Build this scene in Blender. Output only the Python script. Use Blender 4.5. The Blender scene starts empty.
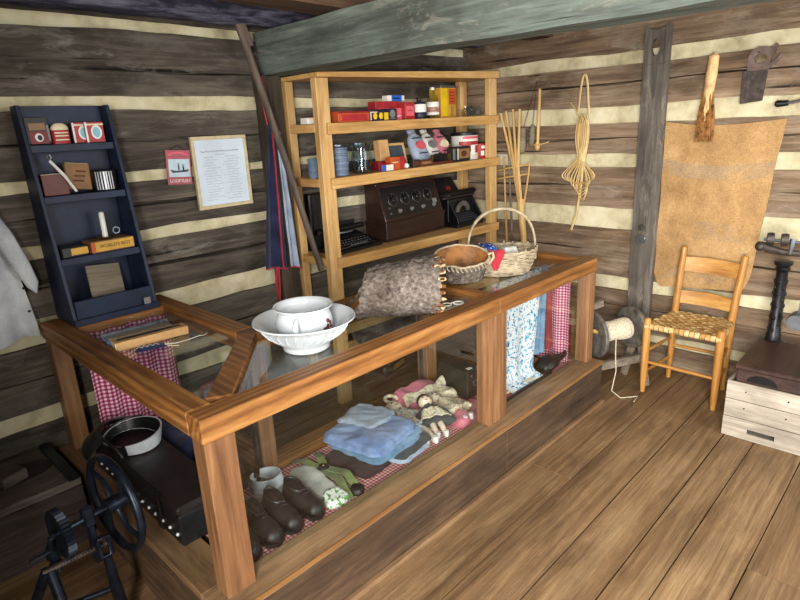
import bpy, bmesh, math, random
from mathutils import Vector, Matrix, Euler, noise
random.seed(7)
S = bpy.context.scene
COL = S.collection
PI = math.pi
R = math.radians
V = Vector

# ------------------------------------------------------------------ mesh builder
class MB:
    def __init__(s): s.v = []; s.f = []; s.m = []; s.M = Matrix.Identity(4)
    def add(s, vs, fs, m=0):
        o = len(s.v)
        s.v += [s.M @ V(p) for p in vs]
        s.f += [tuple(i + o for i in f) for f in fs]
        s.m += [m] * len(fs)
        return s
    def box(s, x0, x1, y0, y1, z0, z1, m=0):
        vs = [(x0,y0,z0),(x1,y0,z0),(x1,y1,z0),(x0,y1,z0),(x0,y0,z1),(x1,y0,z1),(x1,y1,z1),(x0,y1,z1)]
        return s.add(vs, [(0,3,2,1),(4,5,6,7),(0,1,5,4),(1,2,6,5),(2,3,7,6),(3,0,4,7)], m)
    def hexa(s, b, t, m=0):            # 4 bottom corners, 4 top corners, counter-clockwise from above
        return s.add(list(b) + list(t), [(0,3,2,1),(4,5,6,7),(0,1,5,4),(1,2,6,5),(2,3,7,6),(3,0,4,7)], m)
    def beam(s, a, b, w, h, m=0, up=(0,0,1)):    # rectangular bar from a to b
        a, b = V(a), V(b); d = (b - a).normalized(); u = V(up)
        if abs(d.dot(u)) > .97: u = V((0,1,0))
        l = d.cross(u).normalized(); u = l.cross(d).normalized()
        q = [(-w/2,-h/2),(w/2,-h/2),(w/2,h/2),(-w/2,h/2)]
        A = [a + l*i + u*j for i, j in q]; B = [b + l*i + u*j for i, j in q]
        return s.add(A + B, [(0,1,2,3),(7,6,5,4),(0,4,5,1),(1,5,6,2),(2,6,7,3),(3,7,4,0)], m)
    def loft(s, rings, m=0, cap=True, close=True):
        n = len(rings[0]); vs = [p for r in rings for p in r]; fs = []
        for i in range(len(rings) - 1):
            for j in range(n if close else n - 1):
                k = (j + 1) % n
                fs.append((i*n+j, i*n+k, (i+1)*n+k, (i+1)*n+j))
        if cap: fs.append(tuple(range(n - 1, -1, -1))); fs.append(tuple(range((len(rings)-1)*n, len(rings)*n)))
        return s.add(vs, fs, m)
    def tube(s, pts, r, n=8, m=0, cap=True, flat=1.0, up=(0,0,1)):
        pts = [V(p) for p in pts]; rings = []; k = len(pts); prev = None
        for i, p in enumerate(pts):
            d = (pts[min(i+1,k-1)] - pts[max(i-1,0)])
            d = d.normalized() if d.length > 1e-9 else V((0,0,1))
            if prev is None:
                u = V(up)
                if abs(d.dot(u)) > .9: u = V((1,0,0)) if abs(d.x) < .9 else V((0,1,0))
                l = d.cross(u).normalized()
            else:
                l = (prev - d * prev.dot(d)).normalized()
            prev = l; u = l.cross(d)
            rr = r[i] if isinstance(r, (list, tuple)) else r
            rings.append([p + l*math.cos(2*PI*j/n)*rr + u*math.sin(2*PI*j/n)*rr*flat for j in range(n)])
        return s.loft(rings, m, cap)
    def lathe(s, prof, n=32, m=0, c=(0,0,0), sx=1, sy=1, cap=True):
        rings = [[(c[0]+math.cos(2*PI*j/n)*r*sx, c[1]+math.sin(2*PI*j/n)*r*sy, c[2]+z) for j in range(n)] for r, z in prof]
        return s.loft(rings, m, cap)
    def ring(s, c, axis, R0, r, n=40, k=8, m=0, flat=1.0):
        ax = V(axis).normalized(); t = V((0,0,1)) if abs(ax.z) < .9 else V((1,0,0))
        e1 = ax.cross(t).normalized(); e2 = ax.cross(e1); vs = []; fs = []
        for i in range(n):
            a = 2*PI*i/n; d = e1*math.cos(a) + e2*math.sin(a)
            for j in range(k):
                b = 2*PI*j/k
                vs.append(V(c) + d*(R0 + r*math.cos(b)) + ax*(r*flat*math.sin(b)))
        for i in range(n):
            for j in range(k):
                fs.append((i*k+j, ((i+1)%n)*k+j, ((i+1)%n)*k+(j+1)%k, i*k+(j+1)%k))
        return s.add(vs, fs, m)
    def grid(s, fn, nu, nv, m=0):
        vs = [fn(i/nu, j/nv) for i in range(nu+1) for j in range(nv+1)]
        fs = [(i*(nv+1)+j, (i+1)*(nv+1)+j, (i+1)*(nv+1)+j+1, i*(nv+1)+j+1) for i in range(nu) for j in range(nv)]
        return s.add(vs, fs, m)
    def sheet(s, fn, nu, nv, t, m=0):           # closed sheet of thickness t around surface fn
        P = [[V(fn(i/nu, j/nv)) for j in range(nv+1)] for i in range(nu+1)]
        top = []; bot = []
        for i in range(nu+1):
            for j in range(nv+1):
                du = P[min(i+1,nu)][j] - P[max(i-1,0)][j]; dv = P[i][min(j+1,nv)] - P[i][max(j-1,0)]
                nn = du.cross(dv); nn = nn.normalized() if nn.length > 1e-12 else V((0,0,1))
                top.append(P[i][j] + nn*t/2); bot.append(P[i][j] - nn*t/2)
        K = (nu+1)*(nv+1); w = nv+1; fs = []
        for i in range(nu):
            for j in range(nv):
                a = (i*w+j, (i+1)*w+j, (i+1)*w+j+1, i*w+j+1)
                fs.append(a); fs.append(tuple(K+q for q in reversed(a)))
        for i in range(nu):
            fs.append((i*w, K+i*w, K+(i+1)*w, (i+1)*w)); fs.append(((i+1)*w+nv, K+(i+1)*w+nv, K+i*w+nv, i*w+nv))
        for j in range(nv):
            fs.append((j+1, K+j+1, K+j, j)); fs.append((nu*w+j, K+nu*w+j, K+nu*w+j+1, nu*w+j+1))
        return s.add(top + bot, fs, m)
    def slab(s, c, w, d, h, rot=0, p=4, nz=.25, seed=0, n=16, m=0, amp=.006, fr=9, tilt=(0,0)):   # soft rounded slab (cloth stack, bundle)
        ca, sa = math.cos(rot), math.sin(rot)
        def top(u, v):
            U, W = 2*u-1, 2*v-1
            k = (abs(U)**p + abs(W)**p) ** (1/p) ; q = max(abs(U), abs(W)); f = q/k if k > 1e-6 else 1
            x, y = U*f*w/2, W*f*d/2
            e = min(1, q); z = h * (1 - e**8) ** .5 if e < 1 else 0
            nn = noise.noise(V((x*fr+seed*3.1, y*fr, seed*1.7)))
            zz = c[2] + max(0, z*(1 + nz*nn)) + (tilt[0]*x + tilt[1]*y)*(z>0)
            x += amp*noise.noise(V((y*25, seed, x*7))); y += amp*noise.noise(V((x*25, seed+5, y*7)))
            return V((c[0]+x*ca-y*sa, c[1]+x*sa+y*ca, zz))
        P = [top(i/n, j/n) for i in range(n+1) for j in range(n+1)]
        B = [V((p_.x, p_.y, c[2])) for p_ in P]; K = (n+1)**2; fs = []
        for i in range(n):
            for j in range(n):
                a = (i*(n+1)+j, (i+1)*(n+1)+j, (i+1)*(n+1)+j+1, i*(n+1)+j+1)
                fs.append(a)
                if True: fs.append(tuple(K+q for q in reversed(a)))
        for i in range(n):
            w1 = n+1
            fs += [(i*w1, K+i*w1, K+(i+1)*w1, (i+1)*w1), ((i+1)*w1+n, K+(i+1)*w1+n, K+i*w1+n, i*w1+n), (i+1, K+i+1, K+i, i), (n*w1+i, K+n*w1+i, K+n*w1+i+1, n*w1+i+1)]
        return s.add(P + B, fs, m)
    def ball(s, c, r, n=16, k=10, m=0, sc=(1,1,1)):
        return s.loft([[V((c[0]+r*sc[0]*math.sin(PI*i/k)*math.cos(2*PI*j/n), c[1]+r*sc[1]*math.sin(PI*i/k)*math.sin(2*PI*j/n), c[2]-r*sc[2]*math.cos(PI*i/k))) for j in range(n)]
                       for i in [.02]+list(range(1,k))+[k-.02]], m)
    def rough(s, amp, fr=6, seed=0, only=None):
        for i, p in enumerate(s.v):
            s.v[i] = p + V((noise.noise(V((p.x*fr, p.y*fr, p.z*fr+seed))), noise.noise(V((p.x*fr+9, p.y*fr, p.z*fr+seed))), noise.noise(V((p.x*fr, p.y*fr+9, p.z*fr+seed)))))*amp
        return s

def rough_box(mb, x0, x1, y0, y1, z0, z1, nx, ny, nz, amp, fr, seed, m=0):   # subdivided hewn timber
    vs = []; idx = {}; fs = []
    def vid(i, j, k):
        if (i,j,k) not in idx:
            p = V((x0+(x1-x0)*i/nx, y0+(y1-y0)*j/ny, z0+(z1-z0)*k/nz))
            sc = V((1/max(1,(x1-x0)*.8), 1/max(1,(y1-y0)*.8), 1))
            q = V((p.x*fr*sc.x, p.y*fr*sc.y, p.z*fr)) + V((seed*7.3, seed*3.1, seed*1.9))
            p = p + V((noise.noise(q), noise.noise(q+V((5,0,0))), noise.noise(q+V((0,5,0)))))*amp
            q2 = q*4
            p = p + V((noise.noise(q2), noise.noise(q2+V((5,0,0))), noise.noise(q2+V((0,5,0)))))*amp*.35
            idx[(i,j,k)] = len(vs); vs.append(p)
        return idx[(i,j,k)]
    for i in range(nx):
        for j in range(ny):
            fs.append((vid(i,j,0), vid(i,j+1,0), vid(i+1,j+1,0), vid(i+1,j,0)))
            fs.append((vid(i,j,nz), vid(i+1,j,nz), vid(i+1,j+1,nz), vid(i,j+1,nz)))
        for k in range(nz):
            fs.append((vid(i,0,k), vid(i+1,0,k), vid(i+1,0,k+1), vid(i,0,k+1)))
            fs.append((vid(i,ny,k), vid(i,ny,k+1), vid(i+1,ny,k+1), vid(i+1,ny,k)))
    for j in range(ny):
        for k in range(nz):
            fs.append((vid(0,j,k), vid(0,j,k+1), vid(0,j+1,k+1), vid(0,j+1,k)))
            fs.append((vid(nx,j,k), vid(nx,j+1,k), vid(nx,j+1,k+1), vid(nx,j,k+1)))
    mb.add(vs, fs, m)

def T(name, label, cat, loc=(0,0,0), rz=0, group=None):
    o = bpy.data.objects.new(name, None); COL.objects.link(o)
    o.empty_display_size = .05
    o.location = loc; o.rotation_euler = (0,0,rz); o['label'] = label; o['category'] = cat
    if group: o['group'] = group
    return o
def tag(o, label, cat, group=None, kind=None):
    if kind: o['kind'] = kind
    if label: o['label'] = label
    if cat: o['category'] = cat
    if group: o['group'] = group
    return o
def O(name, mb, mats, parent=None, smooth=35, bevel=0, world=False, loc=None, rz=0, label=None):
    vs = mb.v
    if world and parent is not None:
        vs = [p - V(parent.location) for p in vs]
    elif loc is not None and world:
        vs = [p - V(loc) for p in vs]
    me = bpy.data.meshes.new(name); me.from_pydata([tuple(p) for p in vs], [], mb.f)
    if not isinstance(mats, (list, tuple)): mats = [mats]
    for m in mats: me.materials.append(m)
    if len(mats) > 1: me.polygons.foreach_set('material_index', mb.m)
    bm = bmesh.new(); bm.from_mesh(me)
    bmesh.ops.recalc_face_normals(bm, faces=bm.faces)
    if bevel:
        es = [e for e in bm.edges if len(e.link_faces) == 2 and e.calc_face_angle() > R(40)]
        bmesh.ops.bevel(bm, geom=es, offset=bevel, segments=1, affect='EDGES', clamp_overlap=True)
    bm.to_mesh(me); bm.free()
    if smooth:
        me.shade_smooth(); me.set_sharp_from_angle(angle=R(smooth))
    o = bpy.data.objects.new(name, me); COL.objects.link(o)
    if parent is not None: o.parent = parent
    if loc is not None: o.location = loc; o.rotation_euler = (0,0,rz)
    if label: o['label'] = label
    return o
def struct(name, mb, mats, **k):
    o = O(name, mb, mats, **k); o['kind'] = 'structure'; return o
def text(name, body, size, mat, parent, M, depth=.0006, label=None, align='CENTER'):
    cu = bpy.data.curves.new(name, 'FONT'); cu.body = body; cu.size = size; cu.extrude = depth; cu.align_x = align; cu.align_y = 'CENTER'
    t = bpy.data.objects.new('t', cu); COL.objects.link(t)
    dg = bpy.context.evaluated_depsgraph_get(); dg.update()
    me = bpy.data.meshes.new_from_object(t.evaluated_get(dg)); bpy.data.objects.remove(t)
    me.transform(M); me.materials.clear(); me.materials.append(mat)
    o = bpy.data.objects.new(name, me); COL.objects.link(o); o.parent = parent
    return o

# ------------------------------------------------------------------ materials
def srgb(h):
    if isinstance(h, str):
        c = [int(h[i:i+2],16)/255 for i in (0,2,4)]
        return tuple(((x/12.92) if x <= .04045 else ((x+.055)/1.055)**2.4) for x in c) + (1,)
    return h
class NT:
    def __init__(s, name):
        s.mat = bpy.data.materials.new(name); s.mat.use_nodes = True
        s.t = s.mat.node_tree; s.b = s.t.nodes['Principled BSDF']
    def n(s, kind, **k):
        nd = s.t.nodes.new(kind)
        for a, b in k.items(): setattr(nd, a, b)
        return nd
    def l(s, a, b): s.t.links.new(a, b)
    def coords(s, scale=(1,1,1), rot=(0,0,0)):
        tc = s.n('ShaderNodeTexCoord'); mp = s.n('ShaderNodeMapping'); mp.inputs['Scale'].default_value = scale; mp.inputs['Rotation'].default_value = rot
        oi = s.n('ShaderNodeObjectInfo'); ad = s.n('ShaderNodeVectorMath', operation='ADD')
        s.l(tc.outputs['Object'], ad.inputs[0]); s.l(oi.outputs['Location'], ad.inputs[1])
        s.l(ad.outputs[0], mp.inputs['Vector']); return mp.outputs['Vector']
    def noise(s, vec, scale, detail=5, rough=.6, dist=0):
        nd = s.n('ShaderNodeTexNoise'); nd.inputs['Scale'].default_value = scale; nd.inputs['Detail'].default_value = detail
        nd.inputs['Roughness'].default_value = rough; nd.inputs['Distortion'].default_value = dist
        s.l(vec, nd.inputs['Vector']); return nd.outputs['Fac']
    def ramp(s, fac, stops):
        r = s.n('ShaderNodeValToRGB'); e = r.color_ramp.elements
        while len(e) > 1: e.remove(e[-1])
        e[0].position = stops[0][0]; e[0].color = srgb(stops[0][1])
        for p, c in stops[1:]:
            q = e.new(p); q.color = srgb(c)
        s.l(fac, r.inputs['Fac']); return r.outputs['Color']
    def mix(s, fac, a, b, mode='MIX'):
        m = s.n('ShaderNodeMix', data_type='RGBA', blend_type=mode)
        for sock, val in ((m.inputs[0], fac), (m.inputs[6], a), (m.inputs[7], b)):
            if hasattr(val, 'is_linked') or hasattr(val, 'links'): s.l(val, sock)
            else: sock.default_value = srgb(val) if isinstance(val, str) else val
        return m.outputs[2]
    def math(s, op, a, b=None, c=None):
        m = s.n('ShaderNodeMath', operation=op)
        for i, val in enumerate((a, b, c)):
            if val is None: continue
            if hasattr(val, 'links'): s.l(val, m.inputs[i])
            else: m.inputs[i].default_value = val
        return m.outputs[0]
    def bump(s, h, st=.3, d=.01):
        b = s.n('ShaderNodeBump'); b.inputs['Strength'].default_value = st; b.inputs['Distance'].default_value = d
        s.l(h, b.inputs['Height']); s.l(b.outputs['Normal'], s.b.inputs['Normal'])
    def fin(s, col, rough=.6, spec=.4, metal=0):
        if col is not None:
            if isinstance(col, (str, tuple)): s.b.inputs['Base Color'].default_value = srgb(col)
            else: s.l(col, s.b.inputs['Base Color'])
        if hasattr(rough, 'links'): s.l(rough, s.b.inputs['Roughness'])
        else: s.b.inputs['Roughness'].default_value = rough
        s.b.inputs['Specular IOR Level'].default_value = spec; s.b.inputs['Metallic'].default_value = metal
        return s.mat
AX = {'x': (1,0,0), 'y': (0,1,0), 'z': (0,0,1)}
def wood(name, dark, mid, light, axis='x', sc=1.0, stretch=14, rough=.6, bump=.25, spec=.35, rings=.0, patch=.5, island=0.0, dirt=None, dirtamt=.5, cracks=0.0, fine=.35):
    t = NT(name); a = AX[axis]
    g = tuple(18*sc if not k else 18*sc/stretch for k in a)
    v = t.coords(g)
    if island:
        gi = t.n('ShaderNodeNewGeometry'); av = t.n('ShaderNodeVectorMath', operation='ADD'); cb = t.n('ShaderNodeCombineXYZ')
        mu = t.math('MULTIPLY', gi.outputs['Random Per Island'], 37.0); 
        for i in range(3): t.l(mu, cb.inputs[i])
        t.l(v, av.inputs[0]); t.l(cb.outputs[0], av.inputs[1]); v = av.outputs[0]
    n1 = t.noise(v, 2.2, 8, .65, .6); n2 = t.noise(v, .45, 3, .5, .3)
    f = t.math('ADD', t.math('MULTIPLY', n1, .6), t.math('MULTIPLY', n2, .4))
    if rings:
        w = t.n('ShaderNodeTexWave', wave_type='RINGS', rings_direction={'x':'X','y':'Y','z':'Z'}[axis]); w.inputs['Scale'].default_value = .9; w.inputs['Distortion'].default_value = 3.5
        w.inputs['Detail'].default_value = 3; w.inputs['Detail Scale'].default_value = 1.0; t.l(v, w.inputs['Vector'])
        f = t.math('ADD', t.math('MULTIPLY', f, 1-rings), t.math('MULTIPLY', w.outputs['Fac'], rings))
    c = t.ramp(f, [(.3, dark), (.5, mid), (.68, light)])
    v2 = t.coords(tuple(2.2 if not k else 1.0 for k in a)); p = t.noise(v2, 1.4, 4, .6, .4)
    c = t.mix(patch, c, t.ramp(p, [(.3, '808080'), (.5, 'ffffff'), (.7, 'ffffff')]), 'MULTIPLY')
    if island:
        hs = t.n('ShaderNodeHueSaturation'); t.l(c, hs.inputs['Color'])
        t.l(t.math('ADD', t.math('MULTIPLY', gi.outputs['Random Per Island'], island), 1 - island*.5), hs.inputs['Value']); c = hs.outputs['Color']
    if dirt:
        d = t.noise(t.coords(tuple(3 if not k else 1.2 for k in a)), 1.7, 6, .7, .8)
        c = t.mix(t.math('MULTIPLY', t.ramp(d, [(.48, '000000'), (.66, 'ffffff')]), dirtamt), c, dirt)
    nf = t.noise(t.coords(tuple(130*sc if not k else 6*sc for k in a)), 1.0, 4, .7, .2)
    c = t.mix(fine, c, t.ramp(nf, [(.32, '6e6e6e'), (.5, 'd8d8d8'), (.66, 'ffffff')]), 'MULTIPLY')
    hh = t.math('ADD', n1, t.math('MULTIPLY', nf, .5))
    if cracks:
      if True:
        nc = t.noise(t.coords(tuple(26*sc if not k else .9*sc for k in a)), 1.0, 5, .6, .5)
        cr_ = t.ramp(nc, [(.30, '1c1714'), (.36, 'ffffff')])
        c = t.mix(cracks, c, cr_, 'MULTIPLY')
      if cracks > .65:
        w_ = t.noise(t.coords(tuple(9 if not k else 2.5 for k in a)), 1.3, 7, .75, .6)
        c = t.mix(t.math('MULTIPLY', t.ramp(w_, [(.56, '000000'), (.72, 'ffffff')]), .45), c, 'b5aa9a' if cracks < .95 else '9a958c')
      hh = t.math('ADD', hh, t.math('MULTIPLY', cr_, .6))
    t.bump(hh, bump, .006)
    return t.fin(c, rough, spec)
def plain(name, col, rough=.5, spec=.4, metal=0, var=.15, sc=20, bump=0):
    t = NT(name); v = t.coords()
    n = t.noise(v, sc, 4, .6)
    k = '%02x' % int(255*(1-var)); c = t.mix(1.0, srgb(col), t.ramp(n, [(.3, k*3), (.6, 'ffffff')]), 'MULTIPLY')
    if bump: t.bump(n, bump, .004)
    return t.fin(c, rough, spec, metal)
def cloth(name, col, col2=None, sc=14, rough=.9, bump=.25, weave=500):
    t = NT(name); v = t.coords()
    n = t.noise(v, sc, 5, .6, .3)
    c = t.ramp(n, [(.35, col2 or col), (.6, col)])
    w = t.noise(v, weave, 1, .5)
    c = t.mix(.35, c, t.ramp(w, [(.3, '909090'), (.6, 'ffffff')]), 'MULTIPLY')
    t.bump(t.math('ADD', n, t.math('MULTIPLY', w, .25)), bump, .006)
    t.b.inputs['Sheen Weight'].default_value = .15
    return t.fin(c, rough, .2)
def check(name, a, b, size, ax=(0,2), mode='gingham', mid=None):
    t = NT(name); v = t.coords(); sp = t.n('ShaderNodeSeparateXYZ'); t.l(v, sp.inputs[0])
    def sq(i): return t.math('GREATER_THAN', t.math('FRACT', t.math('DIVIDE', t.math('ADD', sp.outputs[i], 10.0), size)), .5)
    u = sq(ax[0])
    if mode == 'gingham':
        f = t.math('MULTIPLY', t.math('ADD', u, sq(ax[1])), .5)
    else: f = u
    c = t.ramp(f, [(.0, a), (.5, mid or a), (1.0, b)]) if mode == 'gingham' else t.mix(f, srgb(a), srgb(b))
    n = t.noise(v, 12, 4); c = t.mix(.3, c, t.ramp(n, [(.3, 'a0a0a0'), (.6, 'ffffff')]), 'MULTIPLY'); t.bump(n, .2, .01)
    return t.fin(c, .9, .2)
def spots(name, base, cols, scale=60, thr=.5):
    t = NT(name); v = t.coords(); c = srgb(base)
    for i, (k, th) in enumerate(cols):
        vo = t.n('ShaderNodeTexNoise'); mp = t.n('ShaderNodeMapping'); mp.inputs['Location'].default_value = (i*7.7, i*3.3, i*5.1); t.l(v, mp.inputs[0]); t.l(mp.outputs[0], vo.inputs['Vector'])
        vo.inputs['Scale'].default_value = scale*(1+.15*i); vo.inputs['Detail'].default_value = 2
        f = t.ramp(vo.outputs['Fac'], [(th, '000000'), (th+.03, 'ffffff')])
        c = t.mix(f, c, srgb(k))
    t.bump(t.noise(v, 15, 4), .2, .008)
    return t.fin(c, .9, .2)
def glass_mat(name, tint=(.96,.985,.98,1), rough=.02, k=1.0):
    m = bpy.data.materials.new(name); m.use_nodes = True; nt = m.node_tree; nt.nodes.clear()
    o = nt.nodes.new('ShaderNodeOutputMaterial'); mx = nt.nodes.new('ShaderNodeMixShader'); tr = nt.nodes.new('ShaderNodeBsdfTransparent'); gl = nt.nodes.new('ShaderNodeBsdfGlossy'); fr = nt.nodes.new('ShaderNodeFresnel')
    tr.inputs[0].default_value = tint; gl.inputs['Roughness'].default_value = rough; 
    ge = nt.nodes.new('ShaderNodeNewGeometry'); ma = nt.nodes.new('ShaderNodeMath'); ma.operation = 'MULTIPLY_ADD'; ma.inputs[1].default_value = 1/1.45-1.45; ma.inputs[2].default_value = 1.45
    nt.links.new(ge.outputs['Backfacing'], ma.inputs[0]); nt.links.new(ma.outputs[0], fr.inputs[0])
    nt.links.new(fr.outputs[0], mx.inputs[0]); nt.links.new(tr.outputs[0], mx.inputs[1]); nt.links.new(gl.outputs[0], mx.inputs[2]); nt.links.new(mx.outputs[0], o.inputs[0])
    return m

M = {}
M['log_l'] = wood('log_left', '2b2622', '524a41', '7d7366', 'x', .75, 16, .85, .9, .25, island=.25, patch=.7, dirt='8a8476', dirtamt=.3, cracks=.95)  # own greyish tone; darker than the right logs mostly as painted-in shade
M['log_r'] = wood('log_right', '46362a', '826c56', 'b09a82', 'y', .75, 16, .85, 1.0, .25, island=.3, patch=.6, dirt='a89c88', dirtamt=.4, cracks=.9)  # lighter than the left logs, mostly as light put into the colour
t = NT('chinking'); v = t.coords((1,1,1)); n = t.noise(v, 7, 8, .65); c = t.ramp(n, [(.3, 'aba182'), (.5, 'd3c9a6'), (.7, 'e3dcc2')])
c = t.mix(.4, c, t.ramp(t.noise(v, 2.0, 4, .6), [(.35, 'a7a995'), (.6, 'ffffff')]), 'MULTIPLY'); t.bump(n, .5, .02); M['chink'] = t.fin(c, .95, .15)
M['floor'] = wood('floor_boards', '57402b', '8a6d4d', 'ab8e68', 'x', 1.1, 22, .55, .35, .3, island=.22, patch=.45, dirt='4a3625', dirtamt=.35)
M['rail_x'] = wood('pine_rail_x', '4e2c12', '915f2f', 'bf8b4e', 'x', .8, 10, .45, .25, .4, rings=.12, patch=.45)
M['rail_y'] = wood('pine_rail_y', '4e2c12', '915f2f', 'bf8b4e', 'y', .8, 10, .45, .25, .4, rings=.12, patch=.45)
M['rail_z'] = wood('pine_rail_z', '5e3c28', '88603f', 'a87e56', 'z', .8, 12, .4, .2, .5, rings=.08, patch=.3)
M['base'] = wood('case_base', '34261b', '54402e', '745c45', 'x', .7, 14, .75, .5, .3, patch=.6, dirt='2b1e16', dirtamt=.5, cracks=.6)
M['base_y'] = wood('case_base_y', '38281c', '5b4430', '7d6248', 'y', .7, 14, .75, .4, .3, patch=.6, dirt='2b1e16', dirtamt=.5)
M['ledge'] = wood('case_ledge', '5d4530', '86684a', 'a2845f', 'x', .8, 14, .7, .3, .3, dirt='4a3626', dirtamt=.35)
M['ledge_y'] = wood('case_ledge_y', '5d4530', '86684a', 'a2845f', 'y', .8, 14, .7, .3, .3, dirt='4a3626', dirtamt=.35)
M['edge'] = wood('worn_edge', '6b4526', '845c34', '9c7446', 'x', .8, 14, .5, .2, .4)
M['pine_x'] = wood('rack_pine_x', 'b17f40', 'd8aa68', 'e8c890', 'x', .8, 14, .5, .15, .4, patch=.3, dirt='8f5c28', dirtamt=.3)
M['pine_y'] = wood('rack_pine_y', 'b17f40', 'd8aa68', 'e8c890', 'y', .8, 14, .5, .15, .4, patch=.3, dirt='8f5c28', dirtamt=.3)
M['pine_z'] = wood('rack_pine_z', 'b98c50', 'dfb577', 'ecca98', 'z', .8, 14, .5, .15, .4, patch=.3, dirt='8f5c28', dirtamt=.35)
M['beam'] = wood('tie_beam', '434a45', '6b766e', '97a197', 'y', .7, 14, .85, .9, .25, patch=.6, dirt='4a463e', dirtamt=.5, cracks=.9)
M['joist'] = wood('joist_brown', '3a2b22', '5a4536', '745c49', 'x', .7, 14, .85, .7, .25)
M['bark_log'] = wood('purlin_log', '14141c', '3c3b4c', '8a889c', 'x', .9, 5, .85, 1.0, .25, patch=.5)
M['grey_z'] = wood('weathered_grey', '3f3a35', '69625a', '8a8278', 'z', .8, 14, .8, .5, .25, dirt='2f2a26', dirtamt=.4, cracks=.7)
M['dark_post'] = wood('dark_post', '2e2821', '544a3d', '766a59', 'z', .8, 14, .85, .6, .25)
M['pole'] = wood('pole_wood', '3b322c', '5c4f46', '786a5e', 'z', .8, 14, .7, .3, .3)
M['navy'] = plain('navy_paint', '1b2740', .5, .35, 0, .35, 9, .1)
M['chair'] = wood('oak_chair', '8a5420', 'bd8540', 'd8aa62', 'z', 1.2, 12, .42, .15, .45, patch=.4)
M['chair_y'] = wood('oak_chair_y', '8a5420', 'bd8540', 'd8aa62', 'y', 1.2, 12, .42, .15, .45, patch=.4)
t = NT('splint_weave'); gi = t.n('ShaderNodeNewGeometry'); v = t.coords()
c = t.ramp(gi.outputs['Random Per Island'], [(0, 'a77a3f'), (.5, 'cfa868'), (1, 'e6cc96')]); c = t.mix(.6, c, t.ramp(t.noise(v, 60, 4), [(.3, '8a6a42'), (.6, 'ffffff')]), 'MULTIPLY'); M['weave'] = t.fin(c, .55, .4)
M['crate'] = wood('crate_wood', '8b8175', 'b4a999', 'd0c7b8', 'y', .8, 14, .7, .25, .3, dirt='6d6256', dirtamt=.3)
M['crate_x'] = wood('crate_wood_x', '8b8175', 'b4a999', 'd0c7b8', 'x', .8, 14, .7, .25, .3, dirt='6d6256', dirtamt=.3)
M['iron'] = plain('black_iron', '17181c', .42, .5, .3, .4, 25, .15)
M['iron_blue'] = plain('dark_iron', '1d2633', .35, .5, .55, .4, 25, .2)
M['rust_iron'] = plain('rusty_iron', '4f4540', .55, .5, .5, .4, 30, .2)
M['scale_lid'] = wood('scale_lid', '2a1a14', '47302a', '5e463c', 'x', .8, 8, .5, .2, .4)
M['grey_metal'] = plain('grey_metal', '8d939b', .35, .5, .85, .2, 20)
M['white_metal'] = plain('white_metal', 'd9dde2', .3, .5, .2, .1)
M['brass'] = plain('brass', '8d7a4d', .4, .5, .8, .3)
t = NT('burlap'); v = t.coords(); n = t.noise(v, 5, 6, .6); c = t.ramp(n, [(.3, '9f7c52'), (.55, 'be9868'), (.75, 'd2b184')])
sp = t.n('ShaderNodeSeparateXYZ'); t.l(v, sp.inputs[0])
bz = t.math('ADD', sp.outputs[2], t.math('MULTIPLY', t.math('POWER', t.math('ABSOLUTE', t.math('SUBTRACT', sp.outputs[1], 1.02)), 2.0), -.35))
band = t.math('MULTIPLY', t.math('LESS_THAN', t.math('ABSOLUTE', t.math('SUBTRACT', bz, 1.262)), .042), t.ramp(t.noise(v, 9, 5), [(.3, '000000'), (.6, 'a0a0a0')]))
c = t.mix(band, c, '8f8c82')
mark = t.math('MULTIPLY', t.math('LESS_THAN', t.math('ABSOLUTE', t.math('SUBTRACT', sp.outputs[1], 1.0)), .13), t.math('LESS_THAN', t.math('ABSOLUTE', t.math('SUBTRACT', sp.outputs[2], .92)), .055))
mark2 = t.math('MULTIPLY', t.math('LESS_THAN', t.math('ABSOLUTE', t.math('SUBTRACT', sp.outputs[1], 1.08)), .24), t.math('LESS_THAN', t.math('ABSOLUTE', t.math('SUBTRACT', sp.outputs[2], .66)), .05))
c = t.mix(t.math('MULTIPLY', t.math('MAXIMUM', mark, mark2), t.ramp(t.noise(v, 13, 5), [(.42, '000000'), (.6, '909090')])), c, '87867f')
wv = t.noise(t.coords((1,260,60)), 1, 2); wh = t.noise(t.coords((1,60,260)), 1, 2); ww = t.math('ADD', wv, wh)
c = t.mix(.5, c, t.ramp(t.math('MULTIPLY', ww, .5), [(.35, '8a8a8a'), (.6, 'ffffff')]), 'MULTIPLY'); t.bump(ww, .4, .004); M['burlap'] = t.fin(c, .95, .1)
M['gingham_y'] = check('gingham_magenta_end', 'f0d5dc', 'a3204f', .016, (1,2), mid='c9718d')
M['gingham_x'] = check('gingham_magenta_far', 'e8cdd6', '8d1c4a', .018, (0,2), mid='b8607f')
M['gingham_floor'] = check('gingham_red_liner', 'f2e3de', 'b02435', .016, (1,0), mid='d98a8a')
M['stripe'] = check('red_stripe_liner', 'f0e0da', 'b83242', .014, (1,0), 'stripe')
M['porcelain'] = plain('porcelain', 'd5dde2', .12, .6, 0, .06, 8)
M['white_cloth'] = cloth('white_cloth', 'dcdcd4', 'b9b9b0')
M['shirt'] = cloth('shirt_cloth', 'ccd0d0', 'a3a8ae', 6)
M['blue_cloth'] = cloth('blue_cloth', '8a9fc6', '6680ad', 10)
M['blue_cloth2'] = cloth('slate_blue_cloth', '7e9bb8', '5c7d9c', 10)
M['grey_cloth'] = cloth('charcoal_cloth', '45494c', '303437', 10)
M['brown_cloth'] = cloth('dark_brown_cloth', '3a2a2a', '271c1d', 10)
M['navy_cloth'] = cloth('navy_cloth', '272c4a', '191d33', 10)
M['ltblue_cloth'] = cloth('pale_blue_cloth', 'a8b4c6', '8593aa', 10)
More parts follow.
